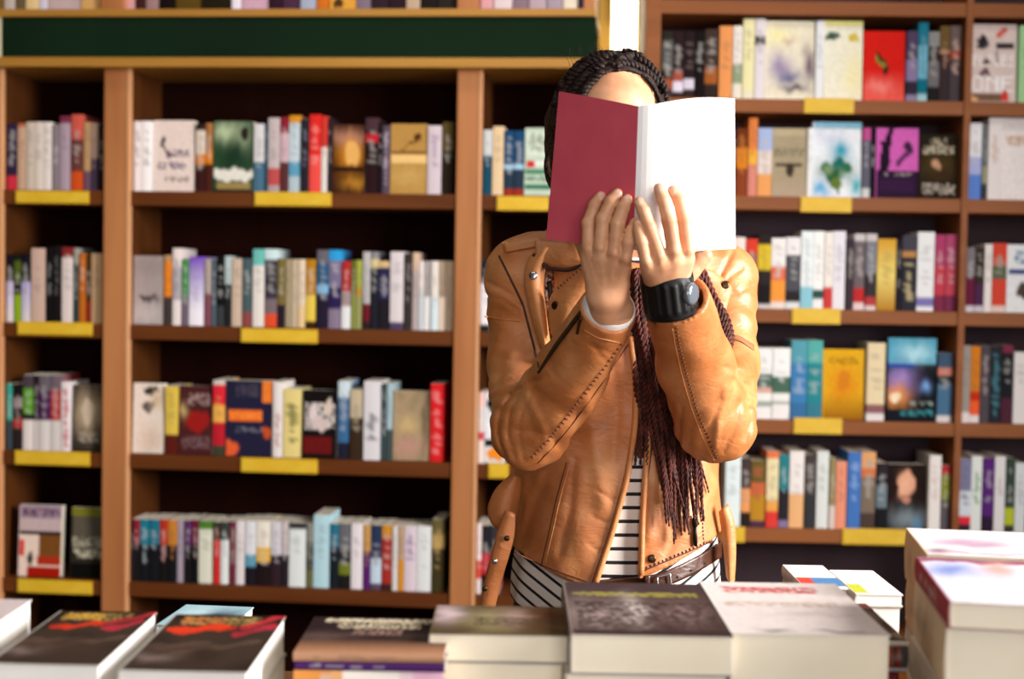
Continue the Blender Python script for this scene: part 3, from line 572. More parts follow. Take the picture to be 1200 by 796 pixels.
def stack(fl, fr_, ztop, H, Ts, yaw=0.0, arts=None, labels=None, group=None, whites=None, W=None, jit=.004, side=False):
    """fl, fr_: pixels of the top cover's two near corners, seen on the plane z = ztop"""
    a, b = onz(*fl, ztop), onz(*fr_, ztop)
    if W is None: W = float(np.linalg.norm(b[:2] - a[:2]))
    c = (a[:2] + b[:2]) / 2 if fr_ != fl else a[:2]
    z = ztop
    for i, T in enumerate(Ts):
        base, ops, spine = arts[min(i, len(arts) - 1)]
        off = np.array([0, 0]) if i == 0 else rng.uniform(-jit, jit, 2)
        flat_book('stacked_paperback', c + off, yaw + (0 if i == 0 else random.uniform(-.02, .02)), z, W - (0 if i == 0 else .001), T - .0006, H, base, ops, spine, labels[i], group, (whites or [False] * 9)[i], side)
        z -= T
    return z
def fill(ztop, *Ts):
    """thicknesses of the visible books, then equal hidden ones down to the table"""
    rest = ztop - sum(Ts) - TZ; n = max(1, round(rest / .036)); return list(Ts) + [rest / n] * n
def under(n, what): return [f"plain paperback, {ORD[i + 1]} down in {what}" for i in range(n)]
DARK = ('241410', [('v', 0, .25, '3e3028'), ('w', .12, .04, .8, .2, 'b89858'), ('w', .1, .06, .5, .18, 'e0a838'), ('l', .15, .34, .6, .26, .045, 'd83820'), ('l', .7, .22, .98, .02, .05, 'c03038'), ('l', .68, .36, .96, .22, .04, 'b83040'),
   ('g', .3, .7, .4, .1, '4c382e'), ('l', .02, .62, .5, .56, .05, '58443a'), ('l', .3, .72, .95, .5, .03, '5c463c'), ('g', .15, .8, .15, .06, '7c6a64'), ('n', 1.2, .4, '160c0a')], 'd8d0c8')
PLAIN = ('cfc4b4', [], 'c8bcaa')
# two copies of the same dark thriller
za = 1.078
Ts = fill(za, .030)
stack((-15, 778), (118, 778), za, .172, Ts, 0, [DARK, PLAIN], ['dark brown thriller with gold title and red streaks, alone at the end'] + under(len(Ts) - 1, 'the stack under the gold-titled thriller'), 'stack under the gold-titled thriller', [True] * 9)
zb2 = 1.074
Ts = fill(zb2, .034)
DARK2 = (DARK[0], [o if o[-1] != 'e0a838' else (*o[:-1], 'd07840') for o in DARK[1]] + [('l', .1, .3, .5, .24, .05, 'e04020')], DARK[2])
stack((138, 786), (291, 786), zb2, .18, Ts, 0, [DARK2, PLAIN], ['dark brown thriller with orange-red title beside a thick white page edge'] + under(len(Ts) - 1, 'the stack under the orange-titled thriller'), 'stack under the orange-titled thriller', [True] * 9)
# white block cut by the frame
zc = 1.086
Ts = fill(zc, .036)
stack((-180, 768), (-62, 768), zc, .19, Ts, .0, [('d8c8c8', [('v', .3, 1, 'b8a0a8')], 'f0ece8'), PLAIN], ['paperback cut off at the edge with bright white pages'] + under(len(Ts) - 1, 'the cut-off stack with white pages'), 'cut-off stack', [True] * 9)
# black cover with ivory lettering above an orange and purple spine
zd = 1.072
Ts = fill(zd, .0075, .007, .020)
IV = ('2c1e20', [('w', .1, .04, .9, .16, 'd8c8a8'), ('w', .2, .16, .8, .34, 'e0d0b0'), ('w', .1, .05, .9, .13, 'e8dcc0'), ('w', .32, .34, .68, .5, 'a08070'), ('g', .1, .55, .25, .12, '5c4844'), ('g', .9, .55, .22, .12, '584440'), ('v', .62, 1.0, 'c08a68')], 'b88a6c')
PU = ('4a2858', [], '4a2460'); OP = ('c08a50', [], 'd89048*3 e0a870*1 f0e8e0*5 e8d0d8*1 e8b8d0*3')
stack((343, 766), (521, 766), zd, .122, Ts, 0, [IV, PU, OP, PLAIN], ['thin black paperback with ivory lettering, on top of the purple-spined book', 'thin paperback with a purple spine, second under the ivory lettering', 'paperback with orange, white and pink spine, below the purple one'] + under(len(Ts) - 1, 'ivory-lettered stack')[2:], 'stack under the ivory-lettered paperback', side=True, jit=.001)
# floral cover, bowed, over another block
ze = 1.080
Ts = fill(ze, .024)
FLO = ('54432a', [('n', 1.6, .7, '74603e'), ('g', .1, .3, .12, .3, 'd0b8bc'), ('g', .4, .5, .15, .3, '9a9068'), ('g', .6, .4, .12, .3, 'a88c80'), ('g', .85, .4, .15, .4, '5a3420'), ('w', .3, .4, .95, .7, '4c3c28')], '5c4c30')
stack((503, 744), (667, 744), ze, .105, Ts, 0, [FLO, PLAIN], ['olive flower-patterned paperback with cream pages, beside the grey photo cover'] + under(len(Ts) - 1, 'the stack under the flower-patterned paperback'), 'stack under the flower-patterned paperback')
# dark grey photo cover
zf = 1.0895
Ts = fill(zf, .033)
PH = ('4a3836', [('r', .02, .0, .98, .22, '463638'), ('w', .1, .2, .92, .3, 'a8a040'), ('r', .06, .22, .92, .26, '8a8040'), ('g', .2, .65, .2, .25, 'a89490'), ('g', .45, .6, .07, .25, 'e0d0c8'), ('g', .75, .6, .2, .2, '8c7470'), ('w', .05, .4, .98, .95, '3c2a28'), ('r', 0, .93, 1, 1, '3a2826')], '8a7c74')
stack((670, 745), (858, 744), zf, .2, Ts, 0, [PH, PLAIN], ['grey-brown photo cover with a yellow line, below the belt buckle'] + under(len(Ts) - 1, 'the stack under the grey-brown photo cover'), 'stack under the grey-brown photo cover')
# white cover with red title
zg = 1.090
Ts = fill(zg, .040)
WH = ('e8dcd8', [('w', .12, .1, .8, .24, 'c84848'), ('w', .15, .12, .75, .2, 'c03838'), ('w', .08, .42, .85, .5, 'c8b0a0'), ('g', .6, .65, .25, .04, 'd8c8c4'), ('g', .3, .94, .10, .025, '6a605c'), ('g', .72, .955, .14, .02, '80746c')], 'f0e8e4')
stack((860, 745), (1040, 742), zg, .2, Ts, 0, [WH, PLAIN], ['white paperback with a red title, second largest of the front stacks'] + under(len(Ts) - 1, 'the stack under the white red-titled paperback'), 'stack under the white red-titled paperback', [False] + [True] * 8)
# low dark books in the gap
zh = 1.060
Ts = fill(zh, .005, .019, .004, .02)
GP = ('30241c', [('g', .3, .5, .2, .15, 'a88c70'), ('g', .7, .35, .2, .2, '80705c'), ('r', 0, 0, 1, .14, 'c07070'), ('g', .8, .8, .2, .15, '6a5840')], 'd0c8b8')
stack((1040, 752), (1064, 752), zh, .15, Ts, 0, [GP, ('5a2c28', [], 'a04828*2 5a4038*2 9a2c28*2 58504a*4'), ('c0b8c0', [], 'b8b0b8'), ('5c1c1c', [], '6a1c1c*6 c87838*4'), PLAIN], ['dark landscape cover sunk in the gap between two pale stacks', 'paperback with rust and grey spine, second under the dark landscape cover', 'thin pale grey spine, third under the dark landscape cover', 'dark red and orange spine, fourth under the dark landscape cover'] + under(len(Ts) - 1, 'the dark landscape stack')[3:], 'stack under the dark landscape cover', side=True, jit=.001)
# tall piles at the end
zj = 1.135
Ts = fill(zj, .021, .050)
TP = ('dcdcec', [('r', 0, 0, 1, .08, '8c6878'), ('l', .0, .06, .98, .1, .03, 'a03c50'), ('g', .2, .3, .2, .16, '7c8cc8'), ('g', .55, .25, .12, .2, 'd0a090'), ('g', .7, .6, .4, .2, 'd8d8ec'), ('v', .85, 1, 'ece4e8')], '9a3038')
stack((1116, 708), (1290, 711), zj, .182, Ts, -.14, [TP, ('d8ccc0', [], 'd8c0a0'), PLAIN], ['thick pale blue-swirled paperback with dark red spine, topping the nearer tall pile', 'thick cream paperback, second down in the nearer tall pile'] + under(len(Ts) - 1, 'the nearer tall pile')[1:], 'nearer tall pile', jit=.002)
zl = 1.134
Ts = fill(zl, .05, .045)
TQ = ('f0e8ea', [('g', .45, .55, .22, .1, '7a5468'), ('g', .4, .5, .3, .2, 'c0a0b4'), ('g', .1, .85, .1, .1, '7c6878'), ('l', .1, .9, .95, .9, .03, 'c890a0')], 'd8b890')
stack((1088, 651), (1250, 655), zl, .14, Ts, -.14, [TQ, ('e0d0b8', [], 'd8b890'), PLAIN], ['white paperback with mauve lips pattern, topping the farther tall pile', 'thick tan-spined paperback, second down in the farther tall pile'] + under(len(Ts) - 1, 'the farther tall pile')[1:], 'farther tall pile', jit=.002)
# smaller books further back
zk = 1.045
for fl, fr2, ops, lab in (((944, 690), (994, 690), [('r', 0, .55, .35, .9, 'd04838'), ('r', .35, .55, 1, .9, '5080b0')], 'small white paperback with red and blue foot, behind the red-titled stack'),
                          ((1004, 697), (1058, 697), [('r', 0, .6, .3, .95, 'b8c040')], 'small white paperback with lime corner, behind the dark landscape cover')):
    Ts = fill(zk, .014)
    stack(fl, fr2, zk, .13, Ts, 0, [('f0e8e4', ops, 'e0d8d0'), PLAIN], [lab] + under(len(Ts) - 1, lab.split(',')[0].replace('small white paperback', 'the small stack')), 'stack under the ' + lab.split(',')[0], [True] * 9)
Ts = fill(.99, .02)
stack((182, 733), (268, 735), 0.99, .10, Ts, -.1, [('a8ccd8', [('g', .7, .5, .3, .3, '404860'), ('g', .3, .4, .2, .3, 'c8e4ec')], '80a8b8'), PLAIN], ['pale blue paperback peeping out behind the orange-titled thriller'] + under(len(Ts) - 1, 'the stack under the pale blue paperback'), 'stack under the pale blue paperback', [True] * 9)
# ------------------------------------------------------------------ distance-field modelling for soft bodies
class Field:
    def __init__(s, lo, hi, h):
        s.lo = np.array(lo, float); s.h = h; s.n = np.ceil((np.array(hi) - s.lo) / h).astype(int) + 1
        s.ax = [(s.lo[k] + h * np.arange(s.n[k])).astype(np.float32) for k in range(3)]
        s.D = np.full(s.n, 0.5, np.float32)
    def sub(s, lo, hi):
        sl = []
        for k in range(3):
            a = max(0, int((lo[k] - s.lo[k]) / s.h)); b = min(s.n[k], int((hi[k] - s.lo[k]) / s.h) + 2); sl.append(slice(a, max(a, b)))
        return tuple(sl), s.ax[0][sl[0]][:, None, None], s.ax[1][sl[1]][None, :, None], s.ax[2][sl[2]][None, None, :]
    def grid(s): return s.ax[0][:, None, None], s.ax[1][None, :, None], s.ax[2][None, None, :]
    def add(s, fn, lo, hi, k=0.0):
        sl, X, Y, Z = s.sub(lo, hi); b = fn(X, Y, Z); a = s.D[sl]
        s.D[sl] = smin(a, b, k)
    def cut(s, fn, lo, hi):
        sl, X, Y, Z = s.sub(lo, hi); s.D[sl] = np.maximum(s.D[sl], -fn(X, Y, Z))
    def cone(s, a, b, ra, rb, k=0.0, disp=None):
        a, b = np.asarray(a, float), np.asarray(b, float); m = max(ra, rb) + .02 + k
        s.add(lambda X, Y, Z: rcone(X, Y, Z, a, b, ra, rb) + (disp(X, Y, Z) if disp else 0), np.minimum(a, b) - m, np.maximum(a, b) + m, k)
    def chain(s, P, R, k=0.0, disp=None):
        for i in range(len(P) - 1): s.cone(P[i], P[i + 1], R[i], R[i + 1], k, disp)
    def ell(s, c, r, k=0.0, rot=None):
        m = max(r) + .02 + k; s.add(lambda X, Y, Z: ellip(X, Y, Z, c, r, rot), np.array(c) - m, np.array(c) + m, k)
    def mesh(s, name):
        V, F = nets(s.D, s.lo, s.h); me = bpy.data.meshes.new(name)
        me.vertices.add(len(V)); me.vertices.foreach_set('co', V.astype(np.float32).ravel())
        me.loops.add(F.size); me.loops.foreach_set('vertex_index', F.astype(np.int32).ravel())
        me.polygons.add(len(F)); me.polygons.foreach_set('loop_start', np.arange(0, F.size, 4, dtype=np.int32)); me.polygons.foreach_set('loop_total', np.full(len(F), 4, np.int32))
        me.update(calc_edges=True); me.validate(); me.polygons.foreach_set('use_smooth', [True] * len(me.polygons)); return me
def smin(a, b, k):
    if k <= 0: return np.minimum(a, b)
    h = np.clip(.5 + .5 * (b - a) / k, 0, 1); return b + (a - b) * h - k * h * (1 - h)
def rcone(X, Y, Z, a, b, ra, rb):
    d = b - a; L = float(d @ d) + 1e-12
    t = np.clip(((X - a[0]) * d[0] + (Y - a[1]) * d[1] + (Z - a[2]) * d[2]) / L, 0, 1)
    return np.sqrt((X - a[0] - t * d[0]) ** 2 + (Y - a[1] - t * d[1]) ** 2 + (Z - a[2] - t * d[2]) ** 2) - (ra + (rb - ra) * t)
def ellip(X, Y, Z, c, r, rot=None):
    x, y, z = X - c[0], Y - c[1], Z - c[2]
    if rot is not None: x, y, z = (rot[0][0] * x + rot[0][1] * y + rot[0][2] * z, rot[1][0] * x + rot[1][1] * y + rot[1][2] * z, rot[2][0] * x + rot[2][1] * y + rot[2][2] * z)
    k0 = np.sqrt((x / r[0]) ** 2 + (y / r[1]) ** 2 + (z / r[2]) ** 2); k1 = np.sqrt((x / r[0] ** 2) ** 2 + (y / r[1] ** 2) ** 2 + (z / r[2] ** 2) ** 2) + 1e-6
    return k0 * (k0 - 1) / k1
def nets(D, lo, h):
    """naive surface nets"""
    D = D.copy(); D[[0, -1]] = 1; D[:, [0, -1]] = 1; D[:, :, [0, -1]] = 1
    S = D < 0
    n = np.array(D.shape) - 1
    c = [(i, j, k) for i in (0, 1) for j in (0, 1) for k in (0, 1)]
    cnt = np.zeros(n, np.int8)
    for i, j, k in c: cnt += S[i:i + n[0], j:j + n[1], k:k + n[2]]
    act = (cnt > 0) & (cnt < 8); I = np.argwhere(act); idx = np.full(n, -1, np.int64); idx[act] = np.arange(len(I))
    vals = np.stack([D[I[:, 0] + i, I[:, 1] + j, I[:, 2] + k] for i, j, k in c], 1)
    acc = np.zeros((len(I), 3)); m = np.zeros(len(I))
    for p in range(8):
        for q in range(p + 1, 8):
            dif = np.array(c[q]) - np.array(c[p])
            if np.abs(dif).sum() != 1: continue
            a, b = vals[:, p], vals[:, q]; x = (a < 0) != (b < 0)
            t = np.where(x, a / np.where(a == b, 1, a - b), 0)
            acc += np.where(x[:, None], np.array(c[p])[None] + t[:, None] * dif[None], 0); m += x
    V = lo + h * (I + acc / m[:, None])
    F = []
    for ax in range(3):
        b1, b2 = (ax + 1) % 3, (ax + 2) % 3
        sl0 = [slice(None)] * 3; sl1 = [slice(None)] * 3; sl0[ax] = slice(0, -1); sl1[ax] = slice(1, None)
        A, B = S[tuple(sl0)], S[tuple(sl1)]
        E = np.argwhere(A != B); ok = (E[:, b1] > 0) & (E[:, b2] > 0) & (E[:, b1] < n[b1]) & (E[:, b2] < n[b2]) & (E[:, ax] < n[ax]); E = E[ok]
        ins = A[E[:, 0], E[:, 1], E[:, 2]]
        q = []
        for d1, d2 in ((0, 0), (-1, 0), (-1, -1), (0, -1)):
            e = E.copy(); e[:, b1] += d1; e[:, b2] += d2; q.append(idx[e[:, 0], e[:, 1], e[:, 2]])
        q = np.stack(q, 1); q[~ins] = q[~ins][:, ::-1]; F.append(q)
    F = np.concatenate(F); return V, F[(F >= 0).all(1)]
_nd = rng.normal(size=(10, 3)); _np = rng.uniform(0, 6.28, 10)
def wob(X, Y, Z, wl, n=6):
    """smooth pseudo-random field in -1..1, wl = wavelength"""
    f = 0; k = 2 * math.pi / wl
    for i in range(n):
        d = _nd[i] / np.linalg.norm(_nd[i]) * (0.7 + .12 * i)
        f = f + np.sin(k * (d[0] * X + d[1] * Y + d[2] * Z) + _np[i])
    return f / (n * .6)
# ------------------------------------------------------------------ the reader
def px_of(X, Y, Z):
    x, y, z = X - CAM[0], Y - CAM[1], Z - CAM[2]
    f = _F[0] * x + _F[1] * y + _F[2] * z
    return 600 + FPX * (_R[0] * x + _R[1] * y + _R[2] * z) / f, 398 - FPX * (_U[0] * x + _U[1] * y + _U[2] * z) / f
YT = 1.97
def zof(py, Y=YT): return U(722, py, Y)[2]
# torso profile: z, half width, half depth
_tp = np.array([[zof(p), a, b] for p, a, b in ((720, .158, .118), (680, .155, .115), (640, .150, .110), (580, .143, .104), (520, .140, .104), (430, .150, .112), (360, .156, .104), (300, .140, .085), (270, .10, .065))])
CX = lambda Z: np.interp(Z, [zof(700), zof(300)], [U(721, 700, YT)[0], U(727, 300, YT)[0]])
def torso(X, Y, Z, da=0.0, db=0.0):
    z1 = Z.ravel(); a = np.interp(z1, _tp[:, 0], _tp[:, 1])[None, None, :] + da; b = np.interp(z1, _tp[:, 0], _tp[:, 2])[None, None, :] + db
    c = CX(z1)[None, None, :]
    q = np.sqrt(((X - c) / a) ** 2 + ((Y - YT) / b) ** 2)
    d = (q - 1) * np.minimum(a, b) * (0.55 + .45 * np.abs(Y - YT) / (np.abs(Y - YT) + np.abs(X - c) + 1e-4) + .2)
    return d
A = dict(sl=U(612, 322, 1.97), al=U(613, 425, 1.925), el=U(621, 503, 1.825), ml=U(670, 437, 1.745), wl=U(713, 362, 1.641),
         sr=U(846, 327, 1.97), ar=U(849, 425, 1.91), er=U(838, 494, 1.80), mr=U(815, 428, 1.735), wr=U(793, 349, 1.632))
HC = U(714, 166, 1.865)
def rotx(a): return [[1, 0, 0], [0, math.cos(a), math.sin(a)], [0, -math.sin(a), math.cos(a)]]
TLT = rotx(math.radians(14))
def headp(x, y, z):      # head-local offset to world (head tipped forwards)
    a = math.radians(14); return HC + np.array([x, math.cos(a) * y - math.sin(a) * z, math.sin(a) * y + math.cos(a) * z])

# --- hands -----------------------------------------------------------
def hand(scs, fingers, palm, wristw, wrist, thumb, h=.0013):
    P = np.array([p for f in fingers for p in f] + [p for p, r in palm] + [p for p, r in wrist] + [p for p in thumb])
    lo, hi = P.min(0) - .022, P.max(0) + .022
    F = Field(lo, hi, h)
    for f, sc in zip(fingers, scs):
        Q = [f[0], mix(f[0], f[1], .5), f[1], mix(f[1], f[2], .5), f[2], f[3]]
        R = [.0086 * sc, .0076 * sc, .0082 * sc, .0072 * sc, .0074 * sc, .0060 * sc]
        G = Field(lo, hi, h); G.chain(Q, R, .002); F.D = smin(F.D, G.D, .0007)
    G = Field(lo, hi, h); n = len(palm)
    W0, side = wrist[0][0], np.array(wristw)
    ends = [W0 + side * (-1 + 2 * i / (n - 1)) for i in range(n)]
    for i, (p, r) in enumerate(palm): G.cone(p, ends[i], r, .0145, .008)
    for i in range(n - 1):
        for t in np.linspace(.05, .95, 9): G.cone(mix(palm[i][0], ends[i], t), mix(palm[i + 1][0], ends[i + 1], t), mix(palm[i][1], .0145, t) * .96, mix(palm[i + 1][1], .0145, t) * .96, .0015)
    for i in range(len(wrist) - 1):
        for k in (-.75, 0, .75):
            G.cone(wrist[i][0] + side * k * (1 if i == 0 else 1.1), wrist[i + 1][0] + side * k * 1.1, wrist[i][1] * .82, wrist[i + 1][1] * .82, .010)
    T = Field(lo, hi, h); T.chain(thumb, [.0135, .0118, .0100, .0080][:len(thumb)], .004)
    G.D = smin(G.D, T.D, .008)
    F.D = smin(F.D, G.D, .0045)
    # tendons and knuckles on the back of the hand
    for i, (f, (p, r)) in enumerate(zip(fingers, palm)):
        to = (CAM - p) / np.linalg.norm(CAM - p)
        F.cone(f[0] + to * .0045, f[0] + to * .0040 + (p - f[0]) * .2, .0052, .0050, .004)
        F.cone(p + to * (r - .0022), mix(p, ends[i], .75) + to * .0115, .0026, .0018, .004)
    return F.mesh('hand')
HL = hand([.98, 1.03, 1, .88],
  [[U(690, 291, 1.588), U(690, 262, 1.590), U(697, 241, 1.590), U(704, 230, 1.592)],
   [U(704, 290, 1.578), U(707, 257, 1.577), U(716, 237, 1.577), U(723.5, 227, 1.579)],
   [U(720, 295, 1.572), U(724, 262, 1.569), U(730, 244, 1.570), U(735, 234, 1.571)],
   [U(733, 303, 1.572), U(736, 284, 1.566), U(740, 270, 1.570), U(743, 261, 1.574)]],
  [(U(691, 300, 1.594), .0108), (U(704, 300, 1.584), .0110), (U(718, 304, 1.580), .0106), (U(730, 311, 1.582), .0100)],
  (.0085, .002, .002),
  [(U(712, 344, 1.609), .0185), (U(716, 364, 1.632), .0205), (U(706, 392, 1.682), .024)],
  [U(706, 338, 1.634), U(694, 308, 1.648), U(681, 278, 1.657), U(675, 254, 1.655)])
HR = hand([.86, .97, 1.0, .97],
  [[U(757, 305, 1.562), U(752, 284, 1.556), U(749, 271, 1.556), U(747, 262, 1.558)],
   [U(773, 299, 1.562), U(761, 267, 1.555), U(754.5, 248, 1.556), U(749, 237, 1.557)],
   [U(790, 294, 1.562), U(784, 258, 1.557), U(778, 235, 1.555), U(772.5, 221, 1.556)],
   [U(806, 293, 1.573), U(801.5, 256, 1.570), U(796, 235, 1.567), U(788.5, 223, 1.567)]],
  [(U(760, 311, 1.570), .0100), (U(774, 307, 1.568), .0106), (U(789, 303, 1.570), .0110), (U(803, 303, 1.581), .0110)],
  (.0085, -.001, 0),
  [(U(781, 338, 1.613), .0182), (U(784, 352, 1.626), .0195), (U(795, 380, 1.668), .024)],
  [U(795, 332, 1.626), U(809, 316, 1.630), U(819, 306, 1.630), U(827, 300, 1.628)])

# --- body ------------------------------------------------------------
zf = 0.0
Bf = Field((-.22, 1.55, -.005), (.52, 2.22, 1.72), .0055)
Bf.add(lambda X, Y, Z: torso(X, Y, Z, -.020, -.020), (-.1, 1.75, zof(720)), (.4, 2.2, zof(285)))
Bf.cone(U(722, 300, 1.985), U(716, 225, 1.935), .056, .048, .03)
Bf.cone(A['sl'], A['sr'], .035, .035, .04)
Bf.ell(HC, (.071, .092, .112), .02, TLT)
Bf.cone(headp(0, -.045, -.075), headp(0, -.060, -.095), .040, .026, .03)      # jaw and chin
Bf.cone(headp(0, -.085, -.010), headp(0, -.108, -.045), .009, .014, .010)     # nose
for sx in (-1, 1):
    Bf.ell(headp(sx * .026, -.083, .012), (.018, .010, .008), .012)            # brow
    Bf.ell(headp(sx * .040, -.070, -.035), (.020, .016, .016), .015)           # cheek
    Bf.ell(headp(sx * .073, .005, -.015), (.008, .020, .032), .006)            # ear
Bf.ell(headp(0, -.092, -.068), (.022, .010, .006), .006); Bf.ell(headp(0, -.090, -.078), (.019, .010, .006), .006)   # lips
for s in 'lr':
    Bf.chain([A['s' + s], A['a' + s], A['e' + s]], [.040, .034, .033], .02)
    Bf.chain([A['e' + s], A['m' + s], A['w' + s]], [.033, .030, .0215], .012)
hx = CX(np.array([zof(720)]))[0]
for sx in (-1, 1):
    Bf.chain([(hx + sx * .062, 1.975, zof(752)), (hx + sx * .080, 1.965, .48), (hx + sx * .088, 1.99, .09)], [.062, .046, .034], .02)
    Bf.cone((hx + sx * .088, 1.99, .045), (hx + sx * .10, 1.85, .035), .034, .028, .03)
Bf.ell((hx, 1.985, zof(735)), (.120, .082, .09), .02)
for sx in (-1, 1): Bf.cone(headp(sx * .022, -.0835, -.006), headp(sx * .040, -.0785, -.006), .0085, .0080, .004)      # lowered eyelids
body_me = Bf.mesh('person')

def skin_mat():
    m, nt, b = newmat('warm_brown_skin'); N = nt.nodes; L = nt.links
    tc = N.new('ShaderNodeTexCoord'); nz = N.new('ShaderNodeTexNoise'); nz.inputs['Scale'].default_value = 28; nz.inputs['Detail'].default_value = 4
    cr = N.new('ShaderNodeValToRGB'); cr.color_ramp.elements[0].color = (*hexl('bc825e'), 1); cr.color_ramp.elements[1].color = (*hexl('dca680'), 1)
    cr.color_ramp.elements[0].position = .3; cr.color_ramp.elements[1].position = .7
    L.new(tc.outputs['Object'], nz.inputs['Vector']); L.new(nz.outputs['Fac'], cr.inputs[0]); L.new(cr.outputs[0], b.inputs['Base Color'])
    b.inputs['Roughness'].default_value = .48; b.inputs['Subsurface Weight'].default_value = .12; b.inputs['Subsurface Radius'].default_value = (.012, .005, .003); b.inputs['Subsurface Scale'].default_value = .5
    n2 = N.new('ShaderNodeTexVoronoi'); n2.inputs['Scale'].default_value = 700; L.new(tc.outputs['Object'], n2.inputs['Vector'])
    bp = N.new('ShaderNodeBump'); bp.inputs['Strength'].default_value = .12; bp.inputs['Distance'].default_value = .0006
    L.new(n2.outputs['Distance'], bp.inputs['Height']); L.new(bp.outputs[0], b.inputs['Normal'])
    return m
SKIN = skin_mat()
person = obj('person', body_me, SKIN)
for hm in (HL, HR):          # weld each hand onto its forearm
    ho = obj('hand_tmp', hm, SKIN)
    md = person.modifiers.new('weld', 'BOOLEAN'); md.operation = 'UNION'; md.solver = 'EXACT'; md.object = ho
    dg = bpy.context.evaluated_depsgraph_get(); me2 = bpy.data.meshes.new_from_object(person.evaluated_get(dg))
    person.modifiers.clear(); person.data = me2; bpy.data.objects.remove(ho)
person.data.polygons.foreach_set('use_smooth', [True] * len(person.data.polygons))
tag(person, 'person in a tan leather jacket with long braids holding an open book before the face', 'person')

# --- jacket ----------------------------------------------------------
def leather(name, c1, c2, c3, rough=.47):
    m, nt, b = newmat(name); N = nt.nodes; L = nt.links
    tc = N.new('ShaderNodeTexCoord'); nz = N.new('ShaderNodeTexNoise'); nz.inputs['Scale'].default_value = 14; nz.inputs['Detail'].default_value = 6; nz.inputs['Distortion'].default_value = .6
    cr = N.new('ShaderNodeValToRGB'); e = cr.color_ramp.elements; e[0].position, e[1].position = .26, .76
    e[0].color = (*hexl(c1), 1); e[1].color = (*hexl(c3), 1); q = e.new(.5); q.color = (*hexl(c2), 1)
    L.new(tc.outputs['Object'], nz.inputs['Vector']); L.new(nz.outputs['Fac'], cr.inputs[0]); L.new(cr.outputs[0], b.inputs['Base Color'])
    b.inputs['Roughness'].default_value = rough; b.inputs['Specular IOR Level'].default_value = .5
    n2 = N.new('ShaderNodeTexNoise'); n2.inputs['Scale'].default_value = 320; n2.inputs['Detail'].default_value = 5
    n3 = N.new('ShaderNodeTexNoise'); n3.inputs['Scale'].default_value = 38; n3.inputs['Detail'].default_value = 5; n3.inputs['Distortion'].default_value = 1.2
    mp = N.new('ShaderNodeMapping'); mp.inputs['Scale'].default_value = (1, 1, 1.8); L.new(tc.outputs['Object'], mp.inputs[0]); L.new(mp.outputs[0], n3.inputs['Vector'])
    L.new(tc.outputs['Object'], n2.inputs['Vector'])
    b1 = N.new('ShaderNodeBump'); b1.inputs['Strength'].default_value = .45; b1.inputs['Distance'].default_value = .003; L.new(n3.outputs['Fac'], b1.inputs['Height'])
    b2 = N.new('ShaderNodeBump'); b2.inputs['Strength'].default_value = .18; b2.inputs['Distance'].default_value = .001; L.new(n2.outputs['Fac'], b2.inputs['Height'])
    L.new(b1.outputs[0], b2.inputs['Normal']); L.new(b2.outputs[0], b.inputs['Normal'])
    return m
LEA = leather('tan_leather', '9c5826', 'ba7240', 'd0905c')
LEAD = simple('dark_leather_edge_and_shade', '3c1e0e', .6)
J = Field((U(545, 400, 1.97)[0], 1.60, zof(712)), (U(905, 400, 1.97)[0], 2.13, zof(262)), .0028)
def jfold(X, Y, Z):
    z = Z; f = .0030 * wob(X, Y, z * .35, .13) + .0012 * wob(X + 3, Y, z, .05)
    return f
J.add(lambda X, Y, Z: torso(X, Y, Z) + jfold(X, Y, Z), (-.2, 1.7, zof(715)), (.5, 2.2, zof(275)))
J.cone(A['sl'], U(700, 292, 1.975), .046, .050, .03); J.cone(A['sr'], U(755, 292, 1.975), .044, .050, .03)
J.cone(U(700, 292, 1.975), U(755, 292, 1.975), .052, .052, .03)
for px_, s_ in ((672, -1), (786, 1)): J.ell(U(px_, 425, 1.90), (.052, .045, .060), .04)
def armfold(P, axis_pts, amp):
    E0 = np.array(P)
    def f(X, Y, Z):
        d = np.sqrt((X - E0[0]) ** 2 + (Y - E0[1]) ** 2 + (Z - E0[2]) ** 2)
        q = (X - E0[0]) * axis_pts[0] + (Y - E0[1]) * axis_pts[1] + (Z - E0[2]) * axis_pts[2]
        return amp * (1.3 - 2.2 * np.abs(np.sin(math.pi * q / .022 + 1.3 * wob(X, Y, Z, .11)))) * np.exp(-(d / .075) ** 2) + .0016 * wob(X, Y, Z, .05)
    return f
def upfold(X, Y, Z):
    return .0022 * np.sin(2 * math.pi * (Z * .9 + X * .55) / .032 + 1.4 * wob(X, Y, Z, .1)) * np.exp(-((Z - zof(350)) / .05) ** 2) + .0015 * wob(X, Y, Z, .06)
for s, (rs, ra, re_, rm, rw), dirv in (('l', (.046, .047, .0505, .0445, .034), (.25, .35, .9)), ('r', (.043, .045, .051, .046, .0375), (-.75, .3, .6))):
    J.cone(A['s' + s], A['a' + s], rs, ra, .022, upfold)
    J.cone(A['a' + s], A['e' + s], ra, re_, .012, armfold(A['e' + s] + np.array([0, 0, .03]), dirv, .0024))
    J.cone(A['e' + s], A['m' + s], re_, rm, .010, armfold(A['e' + s], dirv, .0024))
    J.cone(A['m' + s], A['w' + s], rm, rw, .010, lambda X, Y, Z: .0010 * wob(X, Y, Z, .045))
# soft rolled edges of the open front
def front(pts, Y=1.862): return [U(x, y, Y) for x, y in pts]
LFP = [(716, 330), (742, 395), (749, 450), (747, 500), (738, 560), (720, 625), (700, 686)]
RFP = [(800, 320), (776, 390), (763, 450), (758, 510), (753, 560), (750, 610), (748, 674)]
